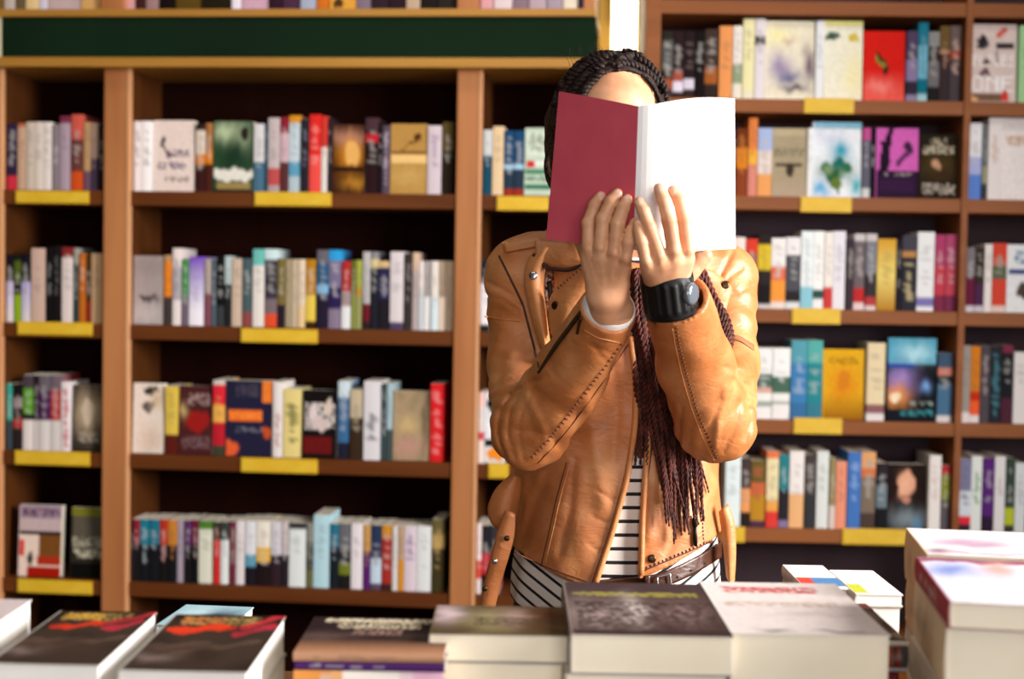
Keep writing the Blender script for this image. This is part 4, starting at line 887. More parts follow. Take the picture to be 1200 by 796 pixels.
# creases and ridges worn into the leather: (path, width px, depth m, farthest Y)
for path, wd, dp, ym in (
    ([(640, 440), (618, 450), (600, 461), (586, 480), (582, 508), (592, 536)], 2.6, .0060, 1.93), ([(612, 458), (598, 480), (594, 508), (603, 536)], 2.4, .0048, 1.90), ([(576, 474), (572, 495), (576, 518)], 2.2, .004, 1.95),
    ([(622, 462), (610, 485), (608, 510), (614, 538)], 2.2, .0030, 1.85), ([(618, 464), (630, 490), (640, 514)], 5.0, -.0040, 1.80),
    ([(572, 331), (592, 341), (610, 355)], 2.4, .0042, 1.99), ([(569, 346), (590, 352), (607, 364)], 2.2, .0036, 1.99), ([(570, 398), (590, 404), (612, 402)], 3.5, .0025, 1.95),
    ([(860, 446), (874, 466), (880, 492), (873, 514)], 3.2, .0045, 1.93), ([(866, 470), (862, 500), (848, 528)], 3.6, .0034, 1.88), ([(852, 456), (842, 490), (838, 522)], 5.0, -.0045, 1.80), ([(846, 470), (834, 500), (832, 524)], 3.0, .0030, 1.80),
    ([(858, 296), (850, 312), (842, 328)], 2.6, .0045, 1.99), ([(870, 314), (856, 324), (848, 334)], 2.4, .0040, 1.99), ([(881, 334), (868, 342), (858, 344)], 2.2, .0034, 1.99), ([(880, 440), (866, 436), (850, 430)], 2.6, .0035, 1.95),
    ([(690, 470), (698, 530), (706, 590)], 9.0, -.0055, 1.97), ([(674, 540), (668, 600), (656, 650)], 5.0, .0030, 1.97), ([(718, 430), (724, 480), (718, 540)], 6.0, .0045, 1.97), ([(700, 575), (714, 584), (722, 586)], 2.4, .0030, 1.97),
    ([(694, 606), (708, 612), (716, 613)], 2.4, .0028, 1.97), ([(690, 638), (700, 645), (708, 646)], 2.2, .0026, 1.97), ([(770, 520), (766, 570), (760, 630)], 7.0, -.0050, 1.97), ([(800, 600), (790, 630), (780, 655)], 5.0, .0030, 1.97),
    ([(640, 560), (622, 600), (612, 645)], 6.0, .0035, 1.99), ([(690, 395), (706, 420), (715, 425)], 2.2, .0022, 1.75), ([(776, 398), (800, 392), (826, 394)], 2.4, .0025, 1.75), ([(690, 404), (712, 412), (722, 420)], 2.2, .0020, 1.75)):
    Q = smooth_pts(path, 14, 1); wz = [U(x, y, 1.85) for x, y in path]
    lo = np.min([U(x, y, 1.66) for x, y in path] + [U(x, y, 2.0) for x, y in path], 0) - .02; hi = np.max([U(x, y, 1.66) for x, y in path] + [U(x, y, 2.0) for x, y in path], 0) + .02; hi[1] = ym
    sl_, X_, Y_, Z_ = J.sub(lo, hi); qx, qy = px_of(X_, Y_, Z_); dd = None
    for i in range(len(Q) - 1):
        ax_, ay_ = Q[i + 1] - Q[i]; t_ = np.clip(((qx - Q[i][0]) * ax_ + (qy - Q[i][1]) * ay_) / (ax_ ** 2 + ay_ ** 2 + 1e-9), 0, 1)
        e_ = (qx - Q[i][0] - t_ * ax_) ** 2 + (qy - Q[i][1] - t_ * ay_) ** 2; dd = e_ if dd is None else np.minimum(dd, e_)
    J.D[sl_] += .62 * dp * np.exp(-dd / wd ** 2)
# hollow it
outer = J.D.copy()
J.D = np.maximum(outer, -(outer + .0075))
GRV = [(643, 318), (644, 345), (648, 380), (652, 420), (655, 470)]
gz = np.array([U(x, y, 1.865)[2] for x, y in GRV]); gx = np.array([U(x, y, 1.865)[0] for x, y in GRV])
def groove(X, Y, Z):
    xs = np.interp(Z.ravel(), gz[::-1], gx[::-1])[None, None, :]
    return np.maximum(np.abs(X - xs) - .0075 + 0 * Y, Y - 1.95) + 0 * Z
slg, Xg, Yg, Zg = J.sub((-.1, 1.80, gz[-1]), (.45, 1.98, gz[0]))
J.D[slg] = np.maximum(J.D[slg], -np.maximum(groove(Xg, Yg, Zg), -(outer[slg] + .0056)))
lz = np.array([U(x, y, 1.865)[2] for x, y in LFP]); lx = np.array([U(x, y, 1.865)[0] for x, y in LFP]); rx = np.array([U(x, y, 1.865)[0] for x, y in RFP]); rz = np.array([U(x, y, 1.865)[2] for x, y in RFP])
def opening(X, Y, Z):
    z = Z.ravel(); l = np.interp(z, lz[::-1], lx[::-1])[None, None, :]; r = np.interp(z, rz[::-1], rx[::-1])[None, None, :]
    return np.maximum(np.maximum(l - X, X - r), np.maximum(Y - 1.95, 1.815 - Y))
J.cut(opening, (-.1, 1.78, zof(720)), (.45, 2.0, zof(300)))
J.cut(lambda X, Y, Z: np.sqrt((X - U(725, 290, 1.96)[0]) ** 2 + ((Y - 1.945) * .95) ** 2) - .066 + 0 * Z, (0, 1.8, zof(340)), (.3, 2.1, zof(250)))
HEM = [(560, 628), (600, 652), (645, 672), (692, 690), (747, 678), (790, 661), (842, 638), (880, 622)]
hz = [U(x, y, 1.872)[2] for x, y in HEM]; hxx = [U(x, y, 1.872)[0] for x, y in HEM]
J.cut(lambda X, Y, Z: (Z - np.interp(X.ravel(), hxx, hz)[:, None, None]) + 0 * Y, (-1, 1, 0), (1, 3, 1.3))
for s in 'lr':
    ax = A['w' + s] - A['m' + s]; ax = ax / np.linalg.norm(ax); c = A['w' + s]
    J.cut(lambda X, Y, Z: np.maximum(-((X - c[0]) * ax[0] + (Y - c[1]) * ax[1] + (Z - c[2]) * ax[2]), np.sqrt((X - c[0]) ** 2 + (Y - c[1]) ** 2 + (Z - c[2]) ** 2) - .058), c - .07, c + .07)
jacket_me = J.mesh('jacket')
jacket = obj('jacket', jacket_me, LEA, person)

# --- striped shirt ----------------------------------------------------
S = Field((U(560, 400, 1.97)[0], 1.80, zof(735)), (U(885, 400, 1.97)[0], 2.12, zof(300)), .0035)
S.add(lambda X, Y, Z: torso(X, Y, Z, -.0095, -.0095) + .0016 * wob(X, Y, Z * .5, .07), (-.2, 1.7, 0), (.5, 2.2, 2))
for px_ in (672, 786): S.ell(U(px_, 425, 1.91), (.045, .040, .055), .04)
SH = [(560, 700), (585, 708), (605, 720), (645, 728), (686, 724), (700, 690), (715, 676), (745, 676), (756, 690), (768, 712), (850, 716), (880, 708)]
sz = [U(x, y, 1.88)[2] for x, y in SH]; sxx = [U(x, y, 1.88)[0] for x, y in SH]
S.cut(lambda X, Y, Z: (Z - np.interp(X.ravel(), sxx, sz)[:, None, None]) + 0 * Y, (-1, 1, 0), (1, 3, 1.3))
m, nt, b = newmat('white_cotton_with_black_stripes'); N = nt.nodes; L = nt.links
tc = N.new('ShaderNodeTexCoord'); sp = N.new('ShaderNodeSeparateXYZ'); L.new(tc.outputs['Object'], sp.inputs[0])
def mth(op, a, bb=None, c=None):
    n = N.new('ShaderNodeMath'); n.operation = op
    for i, v in enumerate((a, bb, c)):
        if v is None: continue
        if isinstance(v, (int, float)): n.inputs[i].default_value = v
        else: L.new(v, n.inputs[i])
    return n.outputs[0]
xc = U(727, 640, 1.87)[0]
dx = mth('ABSOLUTE', mth('SUBTRACT', sp.outputs[0], xc)); dx = mth('MAXIMUM', mth('SUBTRACT', dx, .046), 0.0)
low = mth('MULTIPLY', mth('MAXIMUM', mth('SUBTRACT', zof(640), sp.outputs[2]), 0.0), 0.0)
zz = mth('SUBTRACT', sp.outputs[2], mth('MULTIPLY', dx, .62))
fr_ = mth('FRACT', mth('DIVIDE', mth('SUBTRACT', zz, U(725, 563.5, 1.87)[2] - .0095), .0181))
st = mth('LESS_THAN', mth('ABSOLUTE', mth('SUBTRACT', fr_, .5)), .13)
mx = N.new('ShaderNodeMix'); mx.data_type = 'RGBA'; L.new(st, mx.inputs[0]); mx.inputs[6].default_value = (*hexl('e6e0da'), 1); mx.inputs[7].default_value = (*hexl('0c0c10'), 1)
L.new(mx.outputs[2], b.inputs['Base Color']); b.inputs['Roughness'].default_value = .85
shirt = obj('striped_shirt', S.mesh('striped_shirt'), m, person)

# --- jeans and shoes ---------------------------------------------------
G = Field((-.12, 1.80, .05), (.42, 2.14, zof(650)), .006)
G.ell((hx, 1.972, zof(735)), (.141, .103, .12), 0)
G.add(lambda X, Y, Z: torso(X, Y, Z, -.0165, -.0165), (-.2, 1.7, zof(760)), (.5, 2.2, zof(652)), .0)
for sx in (-1, 1): G.chain([(hx + sx * .064, 1.972, zof(752)), (hx + sx * .080, 1.965, .48), (hx + sx * .088, 1.99, .10)], [.080, .062, .050], .02)
denim = noisy('black_denim', '1c1e24', '2c2e36', 60, .8, bump=.2)
obj('jeans', G.mesh('jeans'), denim, person)
for sx in (-1, 1):
    K = Field((hx + sx * .09 - .08, 1.76, -.004), (hx + sx * .09 + .08, 2.08, .14), .005)
    K.cone((hx + sx * .088, 1.99, .055), (hx + sx * .10, 1.83, .045), .046, .040, .02); K.cone((hx + sx * .088, 1.99, .05), (hx + sx * .088, 1.99, .11), .046, .045, .02)
    K.cut(lambda X, Y, Z: Z + 0 * X + 0 * Y - .001, (-1, 1, -1), (1, 3, 1))
    obj('shoe', K.mesh('shoe'), simple('dark_shoe_leather', '2a1a14', .4), person)
# ------------------------------------------------------------------ details laid on the clothes
def bvh_of(objs, keep=None):
    V, F = [], []
    for o in objs:
        me = o.data; n = len(V); co = np.empty(len(me.vertices) * 3, np.float32); me.vertices.foreach_get('co', co); co = co.reshape(-1, 3)
        V += [tuple(c) for c in co.tolist()]
        for p in me.polygons:
            if keep is None or keep(p.center): F.append([i + n for i in p.vertices])
    return BVHTree.FromPolygons(V, F)
BJ = bvh_of([jacket]); BT = bvh_of([jacket, shirt], lambda c: c.y > 1.835); BS = bvh_of([shirt, bpy.data.objects['jeans']])
def hit(bv, px, py, dflt=1.87):
    d = ray(px, py); dn = d / np.linalg.norm(d)
    loc, nr, i, dist = bv.ray_cast(Vector(CAM), Vector(dn))
    if loc is None: return U(px, py, dflt), np.array([0, -1.0, 0]), False
    nr = np.array(nr); 
    if nr @ dn > 0: nr = -nr
    return np.array(loc), nr, True
def drape(bv, pts, off, n=None, dflt=1.87, ss=1):
    P = smooth_pts(pts, n or max(6, int(len(pts) * 6)), ss); out = []; last = None
    for x, y in P:
        p, nr, ok = hit(bv, x, y, dflt if last is None else last)
        last = p[1]; out.append(p + off * (0.6 * nr + 0.4 * (CAM - p) / np.linalg.norm(CAM - p)))
    Q = np.array(out)
    for _ in range(2): Q[1:-1] = .25 * Q[:-2] + .5 * Q[1:-1] + .25 * Q[2:]
    return Q
def seam(bv, pts, name='seam', r=.0011, mat=None, off=.0002):
    Q = drape(bv, pts, off, n=max(12, len(pts) * 7)); v, f = tube_me(name, Q, r, 6)
    return obj(name, mesh(name, v, f, True), mat or SEAM, jacket)
def stitching(bv, pts, r=.0009, step=.0062, ln=.0038, cross=0.0, off=.0008):
    Q = drape(bv, pts, off, n=60); Q = resample(Q, 240); s = np.r_[0, np.cumsum(np.linalg.norm(np.diff(Q, axis=0), axis=1))]
    parts = []; a = 0
    while a + ln < s[-1]:
        pp = np.stack([np.interp(np.linspace(a, a + ln, 4), s, Q[:, k]) for k in range(3)], 1)
        if cross:
            t = pp[-1] - pp[0]; t /= np.linalg.norm(t); sd = np.cross(t, [0, -1, 0]); m_ = pp.mean(0); pp = np.stack([m_ - sd * cross, m_, m_ + sd * cross])
        parts.append(tube_me('s', pp, r, 5)); a += step
    v, f = join_vf(parts); return obj('stitching', mesh('stitching', v, f, True), SEAM, jacket)
def ribbon(name, bv, Apts, Bpts, mat, parent, off=.002, thick=.0025, n=24, m_=8, bulge=0.0, dflt=1.87, edge=0.0, flat=None):
    """a strip of material between two outlines given on the photograph, laid on the surface bv"""
    PA, PB = smooth_pts(Apts, n, 1), smooth_pts(Bpts, n, 1); T = []; last = dflt
    for i in range(n):
        row = []
        for j in range(m_ + 1):
            t = j / m_; x, y = mix(PA[i], PB[i], t)
            if flat is not None: p = U(x, y, flat(x, y)); ok = True
            else:
                p, nr, ok = hit(bv, x, y, last)
                if ok: last = p[1]
            o = off + bulge * math.sin(math.pi * t) + edge * (t if edge > 0 else -(1 - t))
            row.append(p + o * (CAM - p) / np.linalg.norm(CAM - p))
        T.append(row)
    T = np.array(T)
    for _ in range(3):
        T[1:-1] = .25 * T[:-2] + .5 * T[1:-1] + .25 * T[2:]; T[:, 1:-1] = .25 * T[:, :-2] + .5 * T[:, 1:-1] + .25 * T[:, 2:]
    B = T.copy(); dv = T - CAM; B = T + thick * dv / np.linalg.norm(dv, axis=2)[..., None]
    w_ = m_ + 1; V = list(T.reshape(-1, 3)) + list(B.reshape(-1, 3)); o = n * w_; F = []
    for i in range(n - 1):
        for j in range(m_):
            a = i * w_ + j; F.append((a, a + 1, a + w_ + 1, a + w_)); F.append((o + a, o + a + w_, o + a + w_ + 1, o + a + 1))
        F.append((i * w_, (i + 1) * w_, o + (i + 1) * w_, o + i * w_)); F.append((i * w_ + m_, o + i * w_ + m_, o + (i + 1) * w_ + m_, (i + 1) * w_ + m_))
    for j in range(m_):
        F.append((j, o + j, o + j + 1, j + 1)); a = (n - 1) * w_ + j; F.append((a, a + 1, o + a + 1, o + a))
    return obj(name, mesh(name, V, F, True), mat, parent)
def disc(name, bv, px, py, r, mat, parent, off=.001, hgt=.003, prof=None, p=None, nr=None):
    if p is None: p, nr, ok = hit(bv, px, py)
    prof = prof or [(r * .1, hgt), (r * .6, hgt * .95), (r * .9, hgt * .6), (r, 0)]
    me = lathe(name, prof[::-1], 20); o = obj(name, me, mat, parent)
    q = Vector((0, 0, 1)).rotation_difference(Vector(nr)); o.matrix_world = Matrix.Translation(Vector(p + nr * off)) @ q.to_matrix().to_4x4(); return o
SEAM = simple('dark_brown_thread', '5a2c12', .7)
BRONZE = simple('dark_bronze_snap', '4a3420', .35, .85); STEEL = simple('bright_steel', 'c8c8cc', .25, 1.0); ZIP = noisy('brown_zip_teeth', '1c0f08', '38220f', 220, .6, spec=.2)
LEA2 = leather('tan_leather_flap', 'b06a34', 'c07c46', 'd08c56', .45)

# sleeve seams and stitching
stitching(BJ, [(728, 402), (712, 425), (690, 455), (665, 488), (645, 513), (620, 540)], .0013, .0075, .004, .0028)
seam(BJ, [(736, 404), (720, 428), (698, 460), (673, 494), (652, 520), (630, 543)], r=.0008)
stitching(BJ, [(791, 372), (796, 405), (805, 440), (816, 478), (829, 512), (841, 538)], .0012, .007, .0035, .0022)
seam(BJ, [(786, 372), (791, 405), (799, 440), (810, 478), (824, 515), (837, 540)], r=.0009, mat=LEA2)
seam(BJ, [(684, 387), (700, 396), (726, 402)], r=.0011, mat=LEA2)
seam(BJ, [(569, 371), (590, 375), (610, 376)], r=.0014, mat=LEA2)
seam(BJ, [(585, 300), (600, 330), (613, 357), (622, 392), (632, 430)], r=.0016, mat=LEAD)
seam(BT, [(644, 330), (646, 350), (649, 385), (652, 420), (655, 462)], name='lapel_gap_shade', r=.0042, mat=LEAD, off=-.001)  # dark tube laid in the gap as painted shadow beside the lapel
# body seams
seam(BJ, [(664, 542), (652, 585), (642, 630), (634, 664)], r=.0009); seam(BJ, [(668, 542), (656, 585), (646, 630), (638, 664)], r=.0009, mat=LEA2)
seam(BJ, [(602, 647), (640, 665), (688, 682)], r=.0008); seam(BJ, [(752, 670), (790, 654), (836, 634)], r=.0010)
stitching(BJ, [(752, 668), (790, 652), (836, 632)], .0008, .006, .003, .0016)
seam(BJ, [(742, 500), (732, 560), (714, 625), (694, 684)], r=.0012)
seam(BJ, [(765, 520), (759, 560), (753, 610), (752, 670)], r=.0010)
stitching(BJ, [(818, 548), (822, 580), (824, 630), (826, 640)], .0008, .005, .003)
seam(BJ, [(806, 548), (810, 580), (813, 605)], r=.0013, mat=LEAD)
# rolled front edges
for pts in (LFP[1:], RFP[1:]):
    s_ = -1 if pts is LFP[1:] or pts[0] == LFP[1] else 1
    Q = [(x + s_ * 3, y) for x, y in pts]
    v, f = tube_me('front_edge', drape(BT, Q, .001, 40), .0042, 10); obj('front_edge', mesh('front_edge', v, f, True), LEA2, jacket)
# lapels, folded back
ribbon('lapel', BT, [(634, 287), (618, 300), (612, 326), (622, 370), (634, 412), (640, 440)], [(646, 292), (640, 312), (636, 332), (641, 372), (646, 410), (647, 442)], LEA2, jacket, off=.012, thick=.004, bulge=.010)
ribbon('lapel', BT, [(690, 305), (668, 322), (650, 338), (643, 350), (642, 372), (646, 392)], [(697, 318), (698, 338), (690, 356), (676, 378), (664, 390), (650, 396)], LEA2, jacket, off=.020, thick=.004, bulge=.006)
ribbon('lapel', BT, [(815, 312), (820, 345), (830, 372), (838, 396)], [(838, 318), (860, 336), (853, 356), (842, 398)], LEA2, jacket, off=.014, thick=.004, bulge=.006)
ribbon('epaulette', BJ, [(588, 284), (606, 279), (630, 277)], [(592, 296), (612, 292), (636, 288)], LEA2, jacket, off=.004, thick=.004, bulge=.003)
BL = bvh_of([o_ for o_ in jacket.children if o_.name.startswith('lapel')] + [jacket], lambda c: c.y > 1.80)
stitching(BL, [(689, 309), (668, 326), (651, 341)], .0010, .0055, .003, .0022, off=.0006)
def snap(x, y, bv, off, mat, ringed=False):
    p, nr, ok = hit(bv, x, y); d = (CAM - p) / np.linalg.norm(CAM - p); p = p + d * off
    o = disc('snap', bv, 0, 0, .0058, mat, jacket, p=p, nr=.5 * nr + .5 * d, hgt=.0016)
    if ringed:
        th = np.linspace(0, 2 * math.pi, 25)
    return o
snap(625, 323, BL, .0004, STEEL); snap(651, 358, BL, .0004, BRONZE); snap(850, 334, BL, .0004, BRONZE); snap(764, 655, BT, .001, BRONZE)
# collar facing under the chin, with its dark lower edge
ribbon('collar', BT, [(626, 282), (655, 284), (690, 286), (725, 288), (752, 289)], [(630, 304), (648, 314), (670, 316), (700, 309), (752, 320)], LEA2, jacket, off=.016, thick=.006, n=40, m_=6, bulge=.004)
v, f = tube_me('collar_edge', drape(BT, [(627, 300), (636, 310), (650, 317), (668, 319), (690, 312)], .014, 24), .0030, 8); obj('collar_edge', mesh('collar_edge', v, f, True), LEAD, jacket)
# zips
ribbon('zipper', BJ, [(693, 347), (672, 373), (648, 405), (629, 437)], [(698, 350), (677, 376), (653, 407), (632, 438)], ZIP, jacket, off=.0028, thick=.003, n=30, m_=6, bulge=.002)
v, f = tube_me('zip_pull', drape(BJ, [(684, 372), (681, 380), (679, 390)], .006, 8), [.002] * 8, 8); obj('zip_pull', mesh('zip_pull', v, f, True), BRONZE, jacket)
v, f = tube_me('zip_pull', drape(BT, [(812, 604), (813, 618), (814, 640)], .004, 14), [.0016, .002, .0030, .0034, .003, .0024, .0024, .0026, .0028, .003, .003, .003, .0026, .0018], 8); obj('zip_pull', mesh('zip_pull', v, f, True), simple('dark_gunmetal', '2a2826', .3, .9), jacket)
ribbon('sleeve_band', BJ, [(853, 390), (868, 394), (884, 404)], [(853, 396), (868, 400), (884, 411)], leather('brown_band', '7a4a28', '8a5430', '96603a'), jacket, off=.0022, thick=.003, n=16, m_=4)
# side strap hanging at the hip, with eyelets
strap = ribbon('side_strap', BT, [(598, 556), (580, 572), (570, 595), (573, 612), (586, 624)], [(612, 560), (610, 580), (608, 595), (606, 610), (600, 626)], LEA, jacket, off=.004, thick=.008, bulge=.012, flat=lambda x, y: 1.93, n=20)
strap2 = ribbon('side_strap', BT, [(592, 598), (583, 622), (574, 655), (565, 690), (561, 722)], [(604, 602), (604, 625), (598, 648), (588, 680), (578, 722)], LEA, jacket, off=.010, thick=.004, bulge=.004, flat=lambda x, y: 1.915, n=24)
for x, y in ((594, 631), (580, 658), (568, 690)):
    p = U(x, y, 1.900); disc('eyelet', None, 0, 0, .004, BRONZE if y != 658 else STEEL, jacket, p=p, nr=np.array([0, -1.0, .05]), hgt=.002)
# the matching tab on the other hip
ribbon('side_strap', BT, [(842, 600), (845, 620), (848, 650), (851, 676)], [(853, 590), (862, 612), (863, 650), (860, 696)], LEA2, jacket, off=.008, thick=.005, bulge=.006, flat=lambda x, y: 1.925, n=20)
# belt
BELT = leather('dark_brown_belt_leather', '34160c', '42200f', '502a16', .35)
belt = ribbon('belt', BS, [(664, 690), (700, 680), (745, 676), (772, 673), (800, 661), (825, 648), (846, 634)], [(664, 708), (700, 697), (745, 694), (772, 691), (800, 680), (825, 667), (846, 653)], BELT, person, off=.005, thick=.004, n=40, m_=6)
bz = [(769, 675), (784, 671), (786, 688), (771, 692), (769, 675)]
Q = np.array([hit(BS, x, y)[0] + np.array([0, -.009, 0]) for x, y in bz]); v, f = tube_me('belt_buckle', resample(Q, 33), .0016, 8); obj('belt_buckle', mesh('belt_buckle', v, f, True), STEEL, belt)
ribbon('belt_loop', BS, [(755, 675), (754, 694)], [(762, 674), (761, 693)], BELT, belt, off=.009, thick=.003, n=8, m_=3)
for x, y in ((792, 676), (808, 668), (824, 660)):
    disc('belt_hole', BS, x, y, .0016, simple('belt_hole_dark', '0c0604', .6), belt, off=.0052, hgt=.0006)

# --- watch and shirt cuff ---------------------------------------------
def cuff_ring(name, c, axis, r1, r2, h0, h1, thick, mat, parent, rib=0.0, side=(1, 0, 0)):
    a = np.array(axis, float); a /= np.linalg.norm(a); e1 = np.array(side, float) - a * np.dot(side, a); e1 /= np.linalg.norm(e1); e2 = np.cross(e1, a); 
    if e2[1] > 0: e2 = -e2
    nt_, ns = 144, 22; V = []; F = []
    for lay in (0, 1):
        for i in range(nt_):
            t = 2 * math.pi * i / nt_
            for j in range(ns + 1):
                s_ = j / ns; r = -thick * lay + (rib * (.5 + .5 * math.cos(i * math.pi / 4)) * (1 if 0.18 < s_ < .82 and math.sin(t) > .35 else 0) if lay == 0 else 0)
                r -= .0015 * (abs(2 * s_ - 1) ** 6)
                V.append(c + a * (h0 + (h1 - h0) * s_) + e1 * (r1 + r) * math.cos(t) + e2 * (r2 + r) * math.sin(t))
    w_ = ns + 1; o = nt_ * w_
    for i in range(nt_):
        i2 = (i + 1) % nt_
        for j in range(ns):
            F.append((i * w_ + j, i2 * w_ + j, i2 * w_ + j + 1, i * w_ + j + 1)); F.append((o + i * w_ + j, o + i * w_ + j + 1, o + i2 * w_ + j + 1, o + i2 * w_ + j))
        F.append((i * w_, o + i * w_, o + i2 * w_, i2 * w_)); F.append((i * w_ + ns, i2 * w_ + ns, o + i2 * w_ + ns, o + i * w_ + ns))
    return obj(name, mesh(name, V, F, True), mat, parent), a, e1, e2
RUB = simple('black_rubber', '060607', .5, spec=.25)
wc = U(782.5, 338, 1.612); wax = U(780.5, 322, 1.620) - U(786, 368, 1.633)
watch, a, e1, e2 = cuff_ring('wristwatch', wc, wax,   .0305, .0310, -.031, .0200, .003, RUB, person, rib=.0016)
fc = wc + e1 * .0235 + e2 * .0195 + a * -.004; fn = e1 * .72 + e2 * .55; fn /= np.linalg.norm(fn)
o = disc('watch_face', None, 0, 0, .013, simple('watch_glass', '6a7078', .12, .3), watch, p=fc, nr=fn, off=0, hgt=.006, prof=[(.002, .005), (.0095, .005), (.0115, .004), (.013, .0015), (.013, -.006)])
ca = A['wl'] - A['ml']; 
cuff_ring('shirt_cuff', A['wl'], ca, .0315, .0305, -.02, .0085, .0020, simple('white_shirt_cotton', 'ece8e4', .8), person)
# --- fingernails --------------------------------------------------------
NAIL = simple('fingernail', 'd8a890', .25)
def nail(p0, p1, r, bvh_r=.0066):
    p0, p1 = np.array(p0), np.array(p1); d = (p1 - p0) / np.linalg.norm(p1 - p0); to = CAM - p1; to /= np.linalg.norm(to); nrm = to - d * (to @ d); nrm /= np.linalg.norm(nrm); sd = np.cross(d, nrm)
    V = []; F = []; n_, m_ = 8, 6
    for i in range(n_ + 1):
        for j in range(m_ + 1):
            u = i / n_ * 2 - 1; v_ = j / m_ * 2 - 1; wd = r * .66 * math.sqrt(max(0, 1 - abs(u) ** 4 * .75)); ang = v_ * wd / r
            V.append(p1 + d * (u * r * .75 - r * .05) + sd * r * math.sin(ang) + nrm * ((r * .985) * math.cos(ang) - .25 * r * max(0, u) ** 2))
    for i in range(n_):
        for j in range(m_):
            q = i * (m_ + 1) + j; F.append((q, q + 1, q + m_ + 2, q + m_ + 1))
    obj('fingernail', mesh('fingernail', V, F, True), NAIL, person)
for a0, a1, r in ((U(698, 243, 1.590), U(704, 231, 1.592), .0066), (U(717, 238, 1.577), U(723.5, 228, 1.579), .0068), (U(730, 245, 1.570), U(734.5, 235, 1.571), .0066),
                  (U(750, 271, 1.556), U(747.5, 263, 1.558), .0057), (U(755, 249, 1.556), U(749.5, 238, 1.557), .0064), (U(778, 236, 1.555), U(773, 222, 1.556), .0066), (U(796, 236, 1.567), U(789, 224, 1.567), .0064)):
    nail(a0, a1, r)

# --- lashes, brows and lips -------------------------------------------
BB = bvh_of([person])
def onface(pts, off):
    out = []
    for x, z in pts:
        o_ = headp(x, -.16, z); d_ = headp(x, 0, z) - o_; loc = BB.ray_cast(Vector(o_), Vector(d_ / np.linalg.norm(d_)))[0]
        out.append((np.array(loc) if loc is not None else headp(x, -.08, z)) - d_ / np.linalg.norm(d_) * off)
    return out
LIP = simple('rose_brown_lips', '9c5a4c', .4)
for sx in (-1, 1):
    v, f = tube_me('eyelash', resample(onface([(sx * q, -.011 - .002 * math.sin((q - .016) / .030 * math.pi)) for q in np.linspace(.016, .046, 8)], .0003), 16), .0009, 6); obj('eyelash', mesh('eyelash', v, f, True), simple('dark_lash', '120a08', .6), person)
    v, f = tube_me('eyebrow', resample(onface([(sx * q, .014 + .006 * math.sin((q - .014) / .040 * math.pi)) for q in np.linspace(.014, .052, 8)], .0002), 16), [.0012 + .0014 * math.sin(math.pi * i / 15) for i in range(16)], 6); obj('eyebrow', mesh('eyebrow', v, f, True), simple('dark_brow', '1c100c', .7), person)
for zz_, r_ in ((-.0665, .0026), (-.0755, .0034)):
    v, f = tube_me('lip', resample(onface([(q, zz_ + .0012 * math.cos(q / .022 * math.pi)) for q in np.linspace(-.021, .021, 9)], -.0008), 21), [r_ * math.sin(math.pi * (i + .6) / 21.4) ** .6 for i in range(21)], 8); obj('lip', mesh('lip', v, f, True), LIP, person)

# --- hair -----------------------------------------------------------------
HAIR = noisy('dark_brown_braided_hair', '120907', '281510', 90, .62, bump=.5, spec=.22)
BRD = noisy('reddish_brown_braids', '2a100c', '5e2c22', 60, .6, bump=.4, spec=.25)
Hf = Field(HC - np.array([.12, .13, .19]), HC + np.array([.12, .15, .15]), .003)
def cap(X, Y, Z):
    ph = np.arctan2(X - HC[0], Z - HC[2] + .03); th = np.arctan2(Y - HC[1], Z - HC[2])
    return ellip(X, Y, Z, HC + np.array([0, .006, 0]), (.0790, .104, .1165), TLT) - .0022 * np.abs(np.sin(ph * 11)) - .0012 * np.sin(th * 60 + 3 * np.sin(ph * 11))
Hf.add(cap, HC - .2, HC + .2)
Hf.cone(U(662, 140, 1.865), U(664, 200, 1.90), .022, .022, .02); Hf.cone(U(664, 200, 1.90), U(690, 262, 1.975), .024, .035, .02); Hf.cone(U(690, 262, 1.975), U(750, 262, 1.985), .035, .032, .02)
def facecut(X, Y, Z):
    qx, qy = px_of(X, Y, Z); m_ = (np.abs((qx - 729) / 50.5) ** 2.7 + np.abs((qy - 190) / 106) ** 2.7) ** (1 / 2.7) - 1
    return np.maximum(m_ * .055, Y - (HC[1] - .028))
Hf.cut(facecut, HC - .3, HC + .3)
hair = obj('hair', Hf.mesh('hair'), HAIR, person)
def braid(P, r, name='braid', mat=BRD, pitch=.016, taper=True):
    P = np.array(P); L_ = np.linalg.norm(np.diff(P, axis=0), axis=1).sum(); n = max(20, int(L_ / .0024)); P = resample(P, n)
    T = np.gradient(P, axis=0); T /= np.linalg.norm(T, axis=1)[:, None]; parts = []
    for k in (0, 1):
        Q = []; R = []
        for i in range(n):
            a_ = np.cross(T[i], [0, -1, .1]); a_ /= np.linalg.norm(a_) + 1e-9; b_ = np.cross(T[i], a_); s_ = i / (n - 1) * L_; t = 2 * math.pi * s_ / pitch + math.pi * k
            tp = 1 - (.55 * max(0, (i / n - .7) / .3) if taper else 0)
            Q.append(P[i] + .5 * r * tp * (math.cos(t) * a_ + .8 * math.sin(t) * b_)); R.append(.62 * r * tp)
        parts.append(tube_me('b', Q, R, 6))
    v, f = join_vf(parts); return obj(name, mesh(name, v, f, True), mat, hair)
